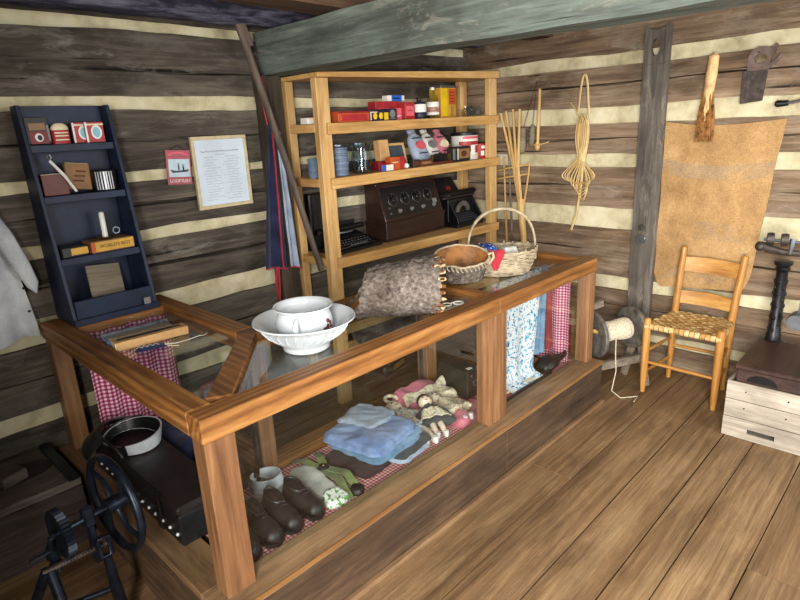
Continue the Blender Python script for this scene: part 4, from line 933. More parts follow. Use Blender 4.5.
mb = MB(); mb.hexa([(-.30,.0,.012),(.30,.0,.012),(.30,.19,.012),(-.30,.19,.012)], [(-.30,0,.125),(.30,0,.125),(.30,.19,.125),(-.30,.19,.125)])
mb.hexa([(-.295,.004,.1255),(.295,.004,.1255),(.295,.188,.1255),(-.295,.188,.1255)], [(-.295,.085,.352),(.295,.085,.352),(.295,.188,.352),(-.295,.188,.352)]); O('cabinet', mb, M['radio'], rd, bevel=.003)
O('ledge_molding', MB().box(-.306,.306,-.006,.19,.118,.13), M['radio'], rd, bevel=.003); O('top', MB().box(-.305,.305,.075,.192,.3525,.366), M['radio'], rd, bevel=.003)
nrm = V((0,-.2266,.081)).normalized(); dv = V((0,.081,.2266)).normalized()
def pp(x, s_, h=0): return V((x, .004, .1255)) + dv*s_ + nrm*(h)
mb = MB(); mb.hexa([pp(-.27,.02,-.001), pp(.27,.02,-.001), pp(.27,.02,.003), pp(-.27,.02,.003)], [pp(-.27,.222,-.001), pp(.27,.222,-.001), pp(.27,.222,.003), pp(-.27,.222,.003)]); O('panel', mb, M['radio_panel'], rd)
PM = Matrix(((1,0,0,0),(0,dv.y,nrm.y,0),(0,dv.z,nrm.z,0),(0,0,0,1)))
for i, x in enumerate((-.185,-.068,.05,.167)):
    mb = MB(); mb.M = Matrix.Translation(pp(x,.135,.003)) @ PM; mb.lathe([(.045,0),(.046,.003),(.040,.006),(.022,.008),(.02,.02),(.016,.023)], 28); kn = O('dial', mb, M['knob'], rd)
    mb = MB(); mb.M = Matrix.Translation(pp(x,.135,.003)) @ PM; mb.ring((0,0,.005), (0,0,1), .042, .0016, 28, 6); mb.box(-.001,.001,.022,.04,.006,.009); O('dial_mark', mb, M['grey_metal'], kn)
    mb = MB(); mb.M = Matrix.Translation(pp(x+.04,.058,.003)) @ PM; mb.lathe([(.014,0),(.014,.004),(.009,.005),(.009,.016),(.007,.018)], 16); O('knob', mb, M['grey'], rd)
for s_ in (.05, .085):
    mb = MB(); mb.M = Matrix.Translation(pp(-.235,s_,.003)) @ PM; mb.lathe([(.008,0),(.008,.006),(.004,.012)], 12); O('switch', mb, M['grey_metal'], rd)
mb = MB(); mb.hexa([pp(.205,.07,.002), pp(.25,.07,.002), pp(.25,.07,.005), pp(.205,.07,.005)], [pp(.205,.10,.002), pp(.25,.10,.002), pp(.25,.10,.005), pp(.205,.10,.005)]); O('name_plate', mb, M['grey'], rd)
z3 = sl_z(2, 3.4, .17)
t = T('office_typewriter', 'tall black office typewriter at right of the third shelf', 'typewriter', (3.405,2.575,z3), .02)
O('base_frame', MB().box(-.155,.155,0,.22,0,.03), M['tw'], t, bevel=.004)
O('rear_body', MB().box(-.15,.15,.09,.22,.031,.20), M['tw'], t, bevel=.006)
for x in (-.15, .135): O('side_frame', MB().hexa([(x,.0,.031),(x+.015,.0,.031),(x+.015,.089,.031),(x,.089,.031)], [(x,.01,.07),(x+.015,.01,.07),(x+.015,.089,.19),(x,.089,.19)]), M['tw'], t, bevel=.002)
mb = MB(); mb.hexa([(-.13,.0,.031),(.13,.0,.031),(.13,.088,.031),(-.13,.088,.031)], [(-.13,.0,.04),(.13,.0,.04),(.13,.088,.085),(-.13,.088,.085)]); O('key_deck', mb, M['iron_blue'], t)
keys(t, -.115, .11, 4, .012, .021, .046, .011, 10)
O('platen', MB().tube([(-.20,.12,.232),(.19,.12,.232)], .021, 14), M['iron'], t); O('carriage', MB().box(-.19,.185,.10,.18,.202,.214), M['rust_iron'], t, bevel=.003)
for x in (-.208, .198): O('platen_knob', MB().tube([(x-.012,.12,.232),(x+.012,.12,.232)], .017, 12), M['knob'], t)
O('return_lever', MB().tube([(-.19,.10,.22),(-.22,.05,.235),(-.225,.02,.24)], .005, 6), M['grey_metal'], t)
mb = MB(); mb.loft([[V((math.cos(a)*rr, .088-.006, .10+math.sin(a)*rr*.9)) + V((0,h,0)) for rr, h in ((.045,0),(.085,0),(.085,-.012),(.045,-.012))] for a in [PI*i/12 for i in range(13)]]); O('type_basket', mb, M['grey_metal'], t)
mb = MB(); mb.hexa([(-.13,.19,.215),(.13,.19,.215),(.13,.198,.215),(-.13,.198,.215)], [(-.12,.245,.34),(.08,.245,.34),(.08,.252,.34),(-.12,.252,.34)]); O('paper_table', mb, M['tw'], t)
mb = MB(); mb.hexa([(-.02,.2,.25),(.03,.2,.25),(.03,.204,.25),(-.02,.204,.25)], [(-.02,.212,.275),(.03,.212,.275),(.03,.216,.275),(-.02,.216,.275)]); O('red_decal', mb, M['darkred'], t)
# dark carton on the floor behind the case
t = carton('dark carton with yellow panels on the floor under the rack front', (2.60,2.62,.001), .25, .2, .13, M['darktin'], .25, face=[('yellow_panel',.35,.95,.12,.4,M['tinyellow']), ('gold_band',.05,.95,.55,.85,M['card'])])

# ------------------------------------------------------------------ in the slanted bookcase
zb1, zb2, zb3, zb4 = 1.601, 1.396, 1.141, .882
t = carton('dark box with red and black label at left of bookcase top shelf', (.768,2.775,zb1+.004), .085, .03, .105, M['darktin'], name='small_box', face=[('red_label',.12,.88,.0,.48,M['darkred']), ('gold_print',.15,.85,.52,.78,M['card']), ('pale_side',.9,1,.1,.7,M['grey'])])
t.rotation_euler = (-.08,0,0); O('spot', disc_face(MB(), .0, .025, .016, .017, -.0024, -.001), M['white'], t); O('spot_core', disc_face(MB(), .002, .024, .009, .011, -.003, -.002), M['black'], t)
t = T('round_top_tin', 'red tin with cream domed top on bookcase top shelf', 'tin', (.852,2.77,zb1))
mb = MB(); mb.loft([[V((math.copysign(abs(math.cos(2*PI*j/20))**.6, math.cos(2*PI*j/20))*.034*k, math.copysign(abs(math.sin(2*PI*j/20))**.7, math.sin(2*PI*j/20))*.018*k+.018, z)) for j in range(20)] for z, k in ((0,1),(.056,1))]); O('body', mb, M['red'], t)
mb = MB(); mb.loft([[V((math.copysign(abs(math.cos(2*PI*j/20))**.6, math.cos(2*PI*j/20))*.034*k, math.copysign(abs(math.sin(2*PI*j/20))**.7, math.sin(2*PI*j/20))*.018*k+.018, z)) for j in range(20)] for z, k in ((.0562,1),(.066,.97),(.076,.8),(.083,.45))]); O('domed_top', mb, M['cream'], t)
for z in (.014, .03, .042): O('label_line', MB().box(-.026,.026,-.0014,.002,z,z+.005), M['cream'], t)
for lab, x, rz_, ex in (('red box with blue oval, front one of the pair on bookcase top shelf', .985, -.05, 1), ('red box with blue oval, the one behind and left of its twin', .94, -.05, 0)):
    t = carton(lab, (x,2.768-(0.0 if ex else -.018),zb1), .075, .016, .084, M['red'], rz_, face=[('white_edge',0,.1,0,1,M['white']), ('top_band',.1,1,.84,.92,M['cream'])], group='red boxes with blue ovals', name='patent_box')
    O('white_oval', disc_face(MB(), .006, .042, .022, .029, -.0022, -.0008), M['white'], t); O('blue_oval', disc_face(MB(), .006, .042, .015, .022, -.003, -.002), M['skyblue'], t)
t = T('small_book', 'small dark red book lying at left of bookcase second shelf', 'book', (.775,2.73,zb2), -.1)
O('cover', MB().box(-.045,.05,0,.06,0,.085), M['redbrown'], t, bevel=.002); O('pages', MB().box(-.043,.048,.002,.058,.0855,.087), M['cream'], t)
t = T('small_book', 'brown leather book leaning on bookcase second shelf, beside the paper knife', 'book', (.872,2.735,zb2+.008), .1); t.rotation_euler = (-.2,.12,.1)
O('cover', MB().box(-.05,.05,0,.022,.008,.118), M['card'], t, bevel=.002); O('pages', MB().box(-.046,.046,.003,.019,.1185,.1195), M['cream'], t)
mb = MB()
for k in range(3): mb.box(-.025+.008*k,.02+.006*k,-.001,.001,.04+.02*k,.048+.02*k)
O('embossing', mb, M['redbrown'], t)
t = T('paper_knife', 'white handled tool leaning across books on bookcase second shelf', 'tool', (.815,2.705,zb2+.006))
O('shaft', MB().tube([(.03,0,.004),(0,.012,.07),(-.040,.03,.135)], [.005,.007,.006], 8), M['white'], t); O('jaw', MB().tube([(-.040,.03,.135),(-.050,.032,.148),(-.045,.033,.158)], .005, 6), M['grey_metal'], t); O('jaw', MB().tube([(-.038,.03,.135),(-.030,.032,.148),(-.036,.033,.158)], .004, 6), M['grey_metal'], t)
t = T('striped_canister', 'dark cylindrical canister with bright metal stripes in the bookcase', 'canister', (.978,2.745,zb2))
O('body', MB().lathe([(.001,0),(.048,0),(.05,.003),(.05,.085),(.046,.09),(.001,.091)], 28), M['iron'], t)
for k in range(7): 
    a = -2.6 + k*.22
    O('metal_stripe', arc(MB(), .0502, a, a+(.15 if k == 3 else .08), .006, .082, 3), M['white_metal'], t)
wb = T('yellow_book', 'thick yellow-spined book lying on bookcase third shelf', 'book', (.945,2.668,zb3), .04)
O('cover', MB().box(-.10,.085,0,.10,0,.05), M['card'], wb, bevel=.003); O('spine', MB().box(-.085,.082,-.0025,.0,.006,.046), M['tinyellow'], wb); O('spine_cap', MB().box(-.102,-.086,-.003,.0,.004,.048), M['orange'], wb); O('pages', MB().box(-.098,.083,.004,.101,.006,.044), M['cream'], wb)
text('spine_lettering', "WORLD'S BEST", .02, M['black'], wb, TR(0,-.003,.026) @ FACE)
t = T('thin_book', 'thinner yellow-brown book lying left of the thick yellow-spined book', 'book', (.785,2.672,zb3), .04)
O('cover', MB().box(-.055,.05,0,.09,0,.042), M['darktin'], t, bevel=.003); O('spine', MB().box(-.02,.048,-.0022,0,.008,.036), M['tinyellow'], t)
t = T('candle_holder', 'white candle in a metal chamberstick standing on the yellow book', 'candle', (.93,2.725,zb3+.0505))
O('saucer', MB().lathe([(.001,0),(.03,0),(.042,.008),(.04,.009),(.028,.003),(.001,.003)], 24), M['brass'], t); O('candle', MB().lathe([(.012,.003),(.0115,.112),(.006,.116)], 16), M['white'], t); O('finger_ring', MB().ring((.05,0,.028), (0,1,0), .014, .003, 18, 6), M['grey_metal'], t); O('wick', MB().tube([(0,0,.116),(.001,0,.123)], .001, 5), M['black'], t)
t = T('grey_board', 'grey writing board leaning inside bookcase bottom compartment', 'board', (.89,2.69,zb4+.012), .0); t.rotation_euler = (-.3,0.1,.12)
O('board', MB().box(-.075,.075,0,.006,0,.19), M['greywood'], t, bevel=.001)
one('card_scrap', MB().box(-.015,.015,-.001,.001,0,.03), M['grey'], 'small pale card leaning on the front board of the navy bookcase', 'card', (1.01,2.598-.006,.8895))

# ------------------------------------------------------------------ on the left wall
fr_ = T('framed_document', 'framed handwritten document in a pale wooden frame on the left wall', 'picture', (1.607,2.84,1.42)); fr_.rotation_euler = (0,-.0,0)
w_, h_ = .158, .183
for bb in ((-w_,w_,-.012,.008,h_-.018,h_), (-w_,w_,-.012,.008,-h_,-h_+.018), (-w_,-w_+.016,-.012,.008,-h_+.018,h_-.018), (w_-.016,w_,-.012,.008,-h_+.018,h_-.018)): O('frame_strip', MB().box(*bb), M['gilt'], fr_, bevel=.002)
O('paper', MB().box(-w_+.016,w_-.016,-.004,.004,-h_+.018,h_-.018), M['paper'], fr_)
rnd = random.Random(11); mb = MB()
def scrawl(x0_, x1_, z, amp):
    pts = []; x = x0_
    while x < x1_:
        pts.append((x, -.0045, z + rnd.uniform(-amp, amp))); x += rnd.uniform(.0025,.005)
    if len(pts) > 2: mb.tube(pts, .0007, 4)
scrawl(-.11, .11, .108, .005); scrawl(-.11, .11, .106, .004); scrawl(-.03,.03,.09,.001)
for k in range(17):
    z = .078 - k*.0135
    scrawl(-.105+rnd.uniform(0,.02), -.02+rnd.uniform(-.03,.02), z, .003); scrawl(.01+rnd.uniform(-.01,.03), .112-rnd.uniform(0,.02), z, .0035)
o = O('handwriting', mb, M['grey'], fr_, smooth=0); o['kind'] = 'stuff'
po = T('tin_sign', 'small red poster of two people in a dark boat hung beside frame', 'poster', (1.376,2.846,1.461)); po.rotation_euler = (0,.06,0)
O('card', MB().box(-.063,.063,-.003,.003,-.083,.083), M['poster'], po)
O('picture', MB().box(-.054,.056,-.0042,-.003,-.046,.04), M['paleblue'], po)
mb = MB(); mb.loft([[V((x,-.0055,z)) for x, z in ((-.048,-.01),(-.02,-.016),(.01,-.014),(.052,-.010),(.04,-.022),(-.036,-.026))], [V((x,-.004,z)) for x, z in ((-.048,-.01),(-.02,-.016),(.01,-.014),(.052,-.010),(.04,-.022),(-.036,-.026))]]); O('boat', mb, M['ink'], po)
for x, z in ((-.004,.0), (.020,-.004)): O('boat_figure', MB().tube([(x,-.005,z-.012),(x,-.005,z+.008),(x,-.005,z+.012),(x,-.005,z+.020)], [.009,.008,.003,.006], 8, flat=.3), M['ink'], po)
mb = MB(); mb.loft([[V((x,y,z)) for y, z in ((-.0046,.055+.012*math.sin(PI*(x+.05)/.1)),(-.003,.055+.012*math.sin(PI*(x+.05)/.1)),(-.003,.064+.012*math.sin(PI*(x+.05)/.1)),(-.0046,.064+.012*math.sin(PI*(x+.05)/.1)))] for x in [-.05+.1*i/12 for i in range(13)]]); O('arched_band', mb, M['pinkred'], po)
text('title_lettering', 'LOOFTLEN', .021, M['white'], po, TR(0,-.0034,-.066) @ FACE)
text('small_lettering', '', .009, M['white'], po, TR(0,-.0034,.05) @ FACE) if False else None
O('hanging_wire', MB().tube([(-.045,0,.083),(0,.0,.105),(.045,0,.083)], .0015, 5), M['iron'], po)
# shirt
mb = MB()
def shf(u, v):
    z = 1.42 - .62*v; xr = .545 + .068*min(1, v*1.1)**.8; xl = .12
    if v < .1: xr = .46 + .9*v*1
    x = xl + (xr-xl)*u
    return V((x, 2.80 - .02*math.sin(u*17+v*2)*(.3+v) - .015*noise.noise(V((x*6,z*2,3))), z - .03*u*0 + .012*math.sin(u*9)*v))
mb.sheet(shf, 44, 30, .005)
sh_ = T('work_shirt', 'pale work shirt hanging on the left wall beside the navy bookcase', 'shirt', (.35,2.80,.80))
O('body', mb, M['shirt'], sh_, world=True, smooth=70)
mb = MB(); mb.tube([(.52,2.79,1.36),(.56,2.775,1.25),(.60,2.775,1.13),(.625,2.78,1.04),(.632,2.785,1.0)], [.03,.035,.032,.026,.004], 12, flat=.5, up=(0,1,0)); mb.rough(.006,18,2); O('sleeve', mb, M['shirt'], sh_, world=True, smooth=70)
for z in (1.03, .93): O('button', MB().ball((.588,2.778,z), .006, 8, 6), M['iron'], sh_, world=True)
# apron with red piping
ap = T('apron', 'navy apron with red piping and pale blue panel hanging by the corner post', 'apron', (1.83,2.73,.80))
def apf(ua, ub, za, zb_, xa0, xa1, xb0, xb1, y, seed):
    def f(u, v):
        z = za + (zb_-za)*v - .03*u*v*seed; a = xa0 + (xb0-xa0)*v; b = xa1 + (xb1-xa1)*v
        return V((a+(b-a)*u, y - .018*math.sin(u*10+seed)*(.35+v) - .006*noise.noise(V((u*4,v*6,seed))), z))
    return f
O('navy_panel', MB().sheet(apf(0,1,1.645,.885,1.842,1.885,1.722,1.905,2.735,1), 24, 30, .004), M['navy_cloth'], ap, world=True, smooth=70)
O('pale_panel', MB().sheet(apf(0,1,1.61,.87,1.876,1.905,1.878,1.948,2.71,.6), 14, 30, .004), M['ltblue_cloth'], ap, world=True, smooth=70)
def pip(pts, r_=.005): O('red_piping', MB().tube(pts, r_, 6), M['red_cloth'], ap, world=True)
f1 = apf(0,1,1.645,.885,1.842,1.885,1.722,1.905,2.735,1); f2 = apf(0,1,1.61,.87,1.876,1.905,1.878,1.948,2.71,.6)
pip([f1(.62,i/14)+V((0,-.006,0)) for i in range(15)]); pip([f1(i/14,1)+V((0,-.004,0)) for i in range(15)]); pip([f2(1,i/14)+V((0,-.004,0)) for i in range(15)]); pip([f2(i/8,1)+V((0,-.004,0)) for i in range(9)])
pip([(1.845,2.73,1.645),(1.85,2.765,1.76),(1.868,2.77,1.89)], .004); pip([(1.885,2.73,1.64),(1.88,2.765,1.76),(1.87,2.77,1.89)], .004); pip([(1.80,2.72,.88),(1.79,2.73,.80),(1.795,2.73,.70)], .006); pip([(1.81,2.72,.88),(1.81,2.73,.78),(1.80,2.735,.62)], .006)
# pole
pm = MB(); pm.tube([(1.722,2.735,2.19),(1.745,2.72,2.08),(1.86,2.63,1.48),(1.972,2.545,.85)], [.026,.024,.023,.02], 10, flat=.7)
pt = T('wooden_pole', 'long grey wooden pole leaning from the wall log down to the rack post', 'pole', (1.972,2.545,.85))
O('shaft', pm, M['pole'], pt, world=True, smooth=60); O('notched_plate', MB().beam((1.765,2.70,2.02),(1.735,2.71,2.13),.014,.05), M['pole'], pt, world=True, bevel=.003)

# ------------------------------------------------------------------ on the glass top
GZ = .8422
bs = T('wash_basin', 'wide white porcelain wash basin standing on the case glass', 'basin', (1.185,1.655,GZ))
O('bowl', MB().lathe([(.001,0),(.082,0),(.086,.006),(.084,.014),(.10,.03),(.135,.062),(.158,.09),(.178,.108),(.186,.112),(.184,.116),(.172,.113),(.15,.095),(.125,.068),(.09,.034),(.06,.022),(.001,.02)], 56, cap=False), M['porcelain'], bs, smooth=60)
mb = MB()
for k in range(30):
    a = 2*PI*k/30; d = V((math.cos(a), math.sin(a), 0)); mb.tube([V((0,0,.045))+d*.116, V((0,0,.068))+d*.143+V((-d.y,d.x,0))*.008, V((0,0,.088))+d*.159+V((-d.y,d.x,0))*.016], [.002,.005,.002], 6)
O('moulded_gadroon', mb, M['porcelain'], bs, smooth=60)
ct = T('chamber_pot', 'white porcelain pot with handle and red flower sitting inside the basin', 'pot', (1.185,1.655,GZ+.0255))
O('pot', MB().lathe([(.001,0),(.062,0),(.066,.006),(.072,.014),(.10,.05),(.104,.075),(.098,.10),(.092,.115),(.098,.128),(.108,.135),(.107,.138),(.094,.134),(.086,.115),(.094,.09),(.096,.07),(.08,.03),(.055,.012),(.001,.01)], 48, cap=False), M['porcelain'], ct, smooth=60)
hd = V((-.76,-.65,0)).normalized()
O('handle', MB().tube([hd*.094+V((0,0,.108)), hd*.125+V((0,0,.112)), hd*.138+V((0,0,.09)), hd*.128+V((0,0,.06)), hd*.104+V((0,0,.05))], [.009,.010,.011,.010,.008], 10), M['porcelain'], ct, smooth=60)
fd = V((.25,-.97,0)).normalized(); mb = MB()
for k, (a, z, r_) in enumerate(((0,.068,.011),(.15,.078,.009),(-.14,.062,.009),(.05,.088,.008),(.22,.064,.007))):
    d = Matrix.Rotation(a,4,'Z') @ fd; mb.ball(d*.1015+V((0,0,z)), r_, 10, 8, sc=(1,.4,1) )
O('painted_flower', mb, M['redbrown'], ct)
M['frayed'] = spots('frayed_bark', '6b4a30', [('c9ab84', .52), ('3a2a20', .62)], 45)
# bark tube
def bark_tube(u, v):
    pass
bt = T('bark_container', 'large rough grey bark trough lying on its side on the glass', 'bark container', (1.675,1.66,GZ))
A_, B_ = V((1.555,1.765,0)), V((1.785,1.535,0)); dax = (B_-A_).normalized(); nn_ = V((-dax.y, dax.x, 0))
def bf(u, v):
    a = -PI/2 - 2.75 + 5.5*v                     # opening at the top rear
    a = a - .5
    w_ = .128 + .012*u; h_ = .100 + .022*u
    jag = .02*noise.noise(V((v*14, 3, u*.2)))*(1 if u in (0,1) else 0)
    s_ = u*.33 + (.0 if 0<u<1 else jag)
    if u < .25: s_ -= (.25-u)*.30*(max(0, -math.sin(a))**2)*1.2 - (.25-u)*.16*max(0,math.sin(a))
    r_ = 1 + .05*noise.noise(V((u*5, math.cos(a)*2, math.sin(a)*2)))
    q = A_ + dax*s_ + nn_*(math.cos(a)*w_*r_) + V((0,0,h_ + math.sin(a)*h_*r_*.97))
    q += V((0,0,.010*noise.noise(V((u*22, v*40, 1)))))
    q.z = max(q.z, .0065) + GZ
    return q
mb = MB(); mb.sheet(lambda u, v: bf(u, v), 34, 60, .009); O('bark_shell', mb, M['bark'], bt, world=True, smooth=60)
mb = MB()
rnd = random.Random(6)
for k in range(22):
    v = .05 + .9*k/21; p_ = bf(1, v); c_ = B_ + V((0,0,GZ+.12)); inn = (c_ - p_).normalized()
    mb.tube([p_ + inn*.006 - dax*.03, p_ + inn*.004 + dax*.004, p_ + inn*rnd.uniform(-.006,.014) + dax*rnd.uniform(.012,.026)], [.008,.010,.006], 6)
mb.v = [V((p.x,p.y,max(p.z,GZ+.0015))) for p in mb.v]; O('frayed_rim', mb, M['frayed'], bt, world=True, smooth=60)
mb = MB(); mb.sheet(lambda u, v: bf(u*.9+.04, .03+v*.94) + ((A_+dax*(u*.33)+V((0,0,GZ+.115))) - bf(u*.9+.04, .03+v*.94)).normalized()*.008, 10, 40, .003); O('inner_face', mb, M['inner_bark'], bt, world=True, smooth=60)
# bark bowl with laced rim
bb_ = T('bark_basket', 'small bark basket with laced rim and tan inside on the glass', 'basket', (2.17,1.70,zt+.001))
def bw(u, v, off=0):
    a = 2*PI*u; tt = v; rx = (.105 + .035*tt - off)*(1+.05*noise.noise(V((math.cos(a)*2,math.sin(a)*2,1)))); ry = (.075 + .02*tt - off)
    z = .012+off + .118*tt + .035*tt*math.sin(a) - .006*tt
    ca, sa = math.cos(-.55), math.sin(-.55); x, y = math.cos(a)*rx, math.sin(a)*ry
    return V((x*ca-y*sa, x*sa+y*ca, z + .006*noise.noise(V((a*3,v*4,2)))*tt))
mb = MB(); rings = [[bw(j/40, v) for j in range(40)] for v in (0,.15,.35,.6,.85,1)] + [[bw(j/40, v, .008) for j in range(40)] for v in (1,.85,.6,.35,.15,0)]
mb.loft(rings); O('bark_wall', mb, M['bark'], bb_, smooth=60)
mb = MB(); mb.loft([[bw(j/40, v, .0095) for j in range(40)] for v in (.97,.6,.2,.02)], cap=False); rr_ = [bw(j/40, .03, .012) for j in range(40)]; mb.add(rr_, [tuple(range(40))]); mb.lathe([(.001,.03),(.05,.028),(.075,.018)], 24, 0, (0,0,.0), 1, .7, cap=False); O('tan_lining', mb, M['inner_bark'], bb_, smooth=60)
mb = MB(); pts = [bw(j/40, 1.02, .004) for j in range(41)]; mb.tube(pts, .006, 6)
for j in range(40):
    p_ = bw(j/40, 1.0, .004); q_ = bw((j+.6)/40, .82, -.004); mb.tube([p_+V((0,0,.006)), (p_+q_)/2+(p_-V((0,0,p_.z))).normalized()*.008, q_], .0035, 5)
O('laced_rim', mb, M['wicker'], bb_, smooth=60)
mb = MB(); e_ = bw(.93,1); mb.tube([e_+V((0,0,-.02)), e_+V((.02,-.012,.01)), e_+V((.012,-.012,.035)), e_+V((-.012,0,.03))], .007, 8); O('twig_handle', mb, M['wicker'], bb_, smooth=60)
# wicker basket with hoop handle
wk = T('wicker_basket', 'oval wicker basket with tall hoop handle on case right end', 'basket', (2.50,1.695,GZ))
ca, sa = math.cos(-.72), math.sin(-.72)
def wp(a, z, k=1):
    rx = (.135 + .045*(z/.12)**.7)*k; ry = (.10 + .035*(z/.12)**.7)*k
    x, y = math.cos(a)*rx, math.sin(a)*ry; return V((x*ca-y*sa, x*sa+y*ca, z))
for r_ in range(13):
    z = .008 + r_*.0092; mb = MB(); n = 96
    pts = [wp(2*PI*i/n, z + .0022*math.sin(9*2*PI*i/n+r_), 1 + .026*math.sin(24*PI*i/n*1.0 + PI*(r_ % 2))) for i in range(n+1)]
    mb.tube(pts, .0048, 6); O('woven_rod', mb, M['wicker'], wk, smooth=60)
for k in range(24):
    a = 2*PI*k/24; mb = MB(); mb.tube([wp(a,.004), wp(a,.06), wp(a,.12), wp(a,.132+.008*(k % 3)/2)], .0042, 6); O('upright_stake', mb, M['wicker'], wk, smooth=60)
mb = MB(); mb.tube([wp(2*PI*i/64, .124+.003*math.sin(i*1.7)) for i in range(65)], .0075, 8); O('rim', mb, M['wicker'], wk, smooth=60)
mb = MB(); mb.lathe([(.001,0),(.13,0),(.132,.006),(.001,.007)], 32, sx=1, sy=.74); mb.v = [V((p.x*ca-p.y*sa, p.x*sa+p.y*ca, p.z)) for p in mb.v]; O('base', mb, M['wicker'], wk)
for s_, off in ((1,0), (1,.010), (.985,.005)):
    mb = MB(); P0, P1 = wp(PI, .05), wp(0, .05); pts = []
    for i in range(33):
        u = i/32; c_ = P0.lerp(P1, u); h_ = .335*s_
        aa = PI*u; x = .18*math.cos(PI-aa); zz = .06 + (h_-.06)*math.sin(aa)**.62
        pts.append(V((x*ca, x*sa, zz)) + V((off*-sa*.5, off*ca*.5, off*.2)))
    mb.tube(pts, .006, 8); O('hoop_handle', mb, M['wicker'], wk, smooth=60)
def drape(name, label, mat, loc, pts, w, cat='cloth'):
    # strip of cloth following a polyline in world space
    P = [V(p) for p in pts]; K = len(P)-1
    def f(u, v):
        s_ = v*K; i = min(int(s_), K-1); q = P[i].lerp(P[i+1], s_-i); d = (P[min(i+1,K)]-P[i]); 
        l = V(w); return q + l*(u-.5) + V((0,0,.004*math.sin(u*9+v*5)))
    mb = MB(); mb.sheet(f, 14, 14, .003); return tag(O(name, mb, mat, loc=loc, world=True, smooth=70), label, cat)
def rimcloth(name, label, mat, a0, a1, drop, kin=.80, point=.0):
    def f(u, v):
        if v < .25: k = kin + (1.03-kin)*v/.25; z = .118 + .026*(v/.25)
        else: w_ = (v-.25)/.75; k = 1.05 + .07*math.sin(PI*min(1,w_*.8)); z = .144 - drop*w_
        w_ = max(0,(v-.25)/.75); am = (a0+a1)/2; aa = am + (a0-am + (a1-a0)*u)*(1-point*w_)
        q = wp(aa, min(z,.12), k); q.z = z + .005*math.sin(u*9+v*4) + .012*(v < .25)*math.sin(PI*u); return q + V(wk.location)
    mb = MB(); mb.sheet(f, 16, 16, .003); return tag(O(name, mb, mat, loc=tuple(wk.location), world=True, smooth=70), label, 'cloth')
rimcloth('red_cloth', 'plain red cloth corner hanging over the basket front rim', M['red_cloth'], PI*1.30, PI*1.47, .10, .85, .8)
one('bandana', MB().slab((0,0,0), .135, .12, .052, 0, 4, .4, 19, 20, amp=.01), M['bluepatt'], 'blue patterned bandana folded inside the wicker basket, left side', 'cloth', tuple(V(wk.location)+V((-.075,.055,.103))), -.6, bevel=0, smooth=60)
one('white_card', MB().slab((0,0,0), .095, .055, .03, 0, 5, .1, 3, 10), M['white_cloth'], 'small white folded cloth lying inside the wicker basket', 'cloth', tuple(V(wk.location)+V((.015,-.035,.108))), -.3, bevel=0, smooth=60)
one('basket_filling', MB().slab((0,0,0), .25, .17, .088, -.72, 2.5, .15, 8, 16), M['blue_cloth2'], 'grey-blue folded cloth filling the bottom of the wicker basket', 'cloth', tuple(V(wk.location)+V((0,0,.012))), 0, bevel=0, smooth=60)
# white rings (spectacles) next to the bark
t = T('wire_spectacles', 'white wire-rimmed spectacles lying on the glass beside the bark trough', 'spectacles', (1.90,1.545,GZ), -.5)
for x in (-.028, .028): O('rim', MB().ring((x,0,.004), (0,0,1), .022, .003, 24, 6), M['white'], t)
O('bridge', MB().tube([(-.008,0,.005),(0,.004,.008),(.008,0,.005)], .0025, 6), M['white'], t); O('temple', MB().tube([(-.05,0,.004),(-.06,.05,.004)], .002, 6), M['white'], t)
# boxes on the left glass
t = T('ruler_case', 'long grey-blue hinged case with latch lying open on left glass', 'case', (.845,2.315,GZ), -.08)
O('tray', MB().box(-.13,.13,-.04,.04,0,.022), M['bluegrey'], t, bevel=.002); O('inner_slot', MB().box(-.122,.122,-.03,.012,.0222,.026), M['greywood'], t); O('raised_edge', MB().box(-.13,.13,.03,.04,.0225,.034), M['grey_metal'], t)
O('latch', MB().tube([(.09,.01,.027),(.10,.02,.036),(.115,.018,.036),(.125,.005,.028)], .005, 6), M['grey_metal'], t)
t = T('slide_box', 'long pale tan wooden slide box beside the grey-blue case', 'box', (.85,2.215,GZ), -.10)
O('box', MB().box(-.135,.14,-.03,.03,0,.034), M['tan'], t, bevel=.002); O('slot', MB().box(-.12,.12,-.006,.016,.0342,.0352), M['darktin'], t); O('end_cap', MB().box(-.1375,-.135,-.028,.028,.002,.032), M['cream'], t)
t = T('lace_pouch', 'small dark cloth strip with loose pale threads on the left glass', 'pouch', (.81,2.13,GZ), -.25)
O('strip', MB().slab((0,0,0), .12, .03, .012, 0, 4, .3, 2, 12), M['navy_cloth'], t, smooth=60)
rnd = random.Random(2); mb = MB()
for k in range(4): mb.tube([(-.05+.02*k,-.01,.0135),(-.04+.02*k,.01,.0155),(-.03+.02*k,-.01,.0135)], .0012, 5)
O('stitching', mb, M['white'], t)
O('thread', MB().tube([(.05,0,.008),(.09,-.01,.004),(.14,.0,.004),(.19,.02,.004),(.20,.01,.004),(.22,.03,.004)], .0015, 5), M['white'], t); O('thread', MB().tube([(.05,-.005,.008),(.07,-.03,.004),(.095,-.045,.004)], .0018, 5), M['cream'], t)

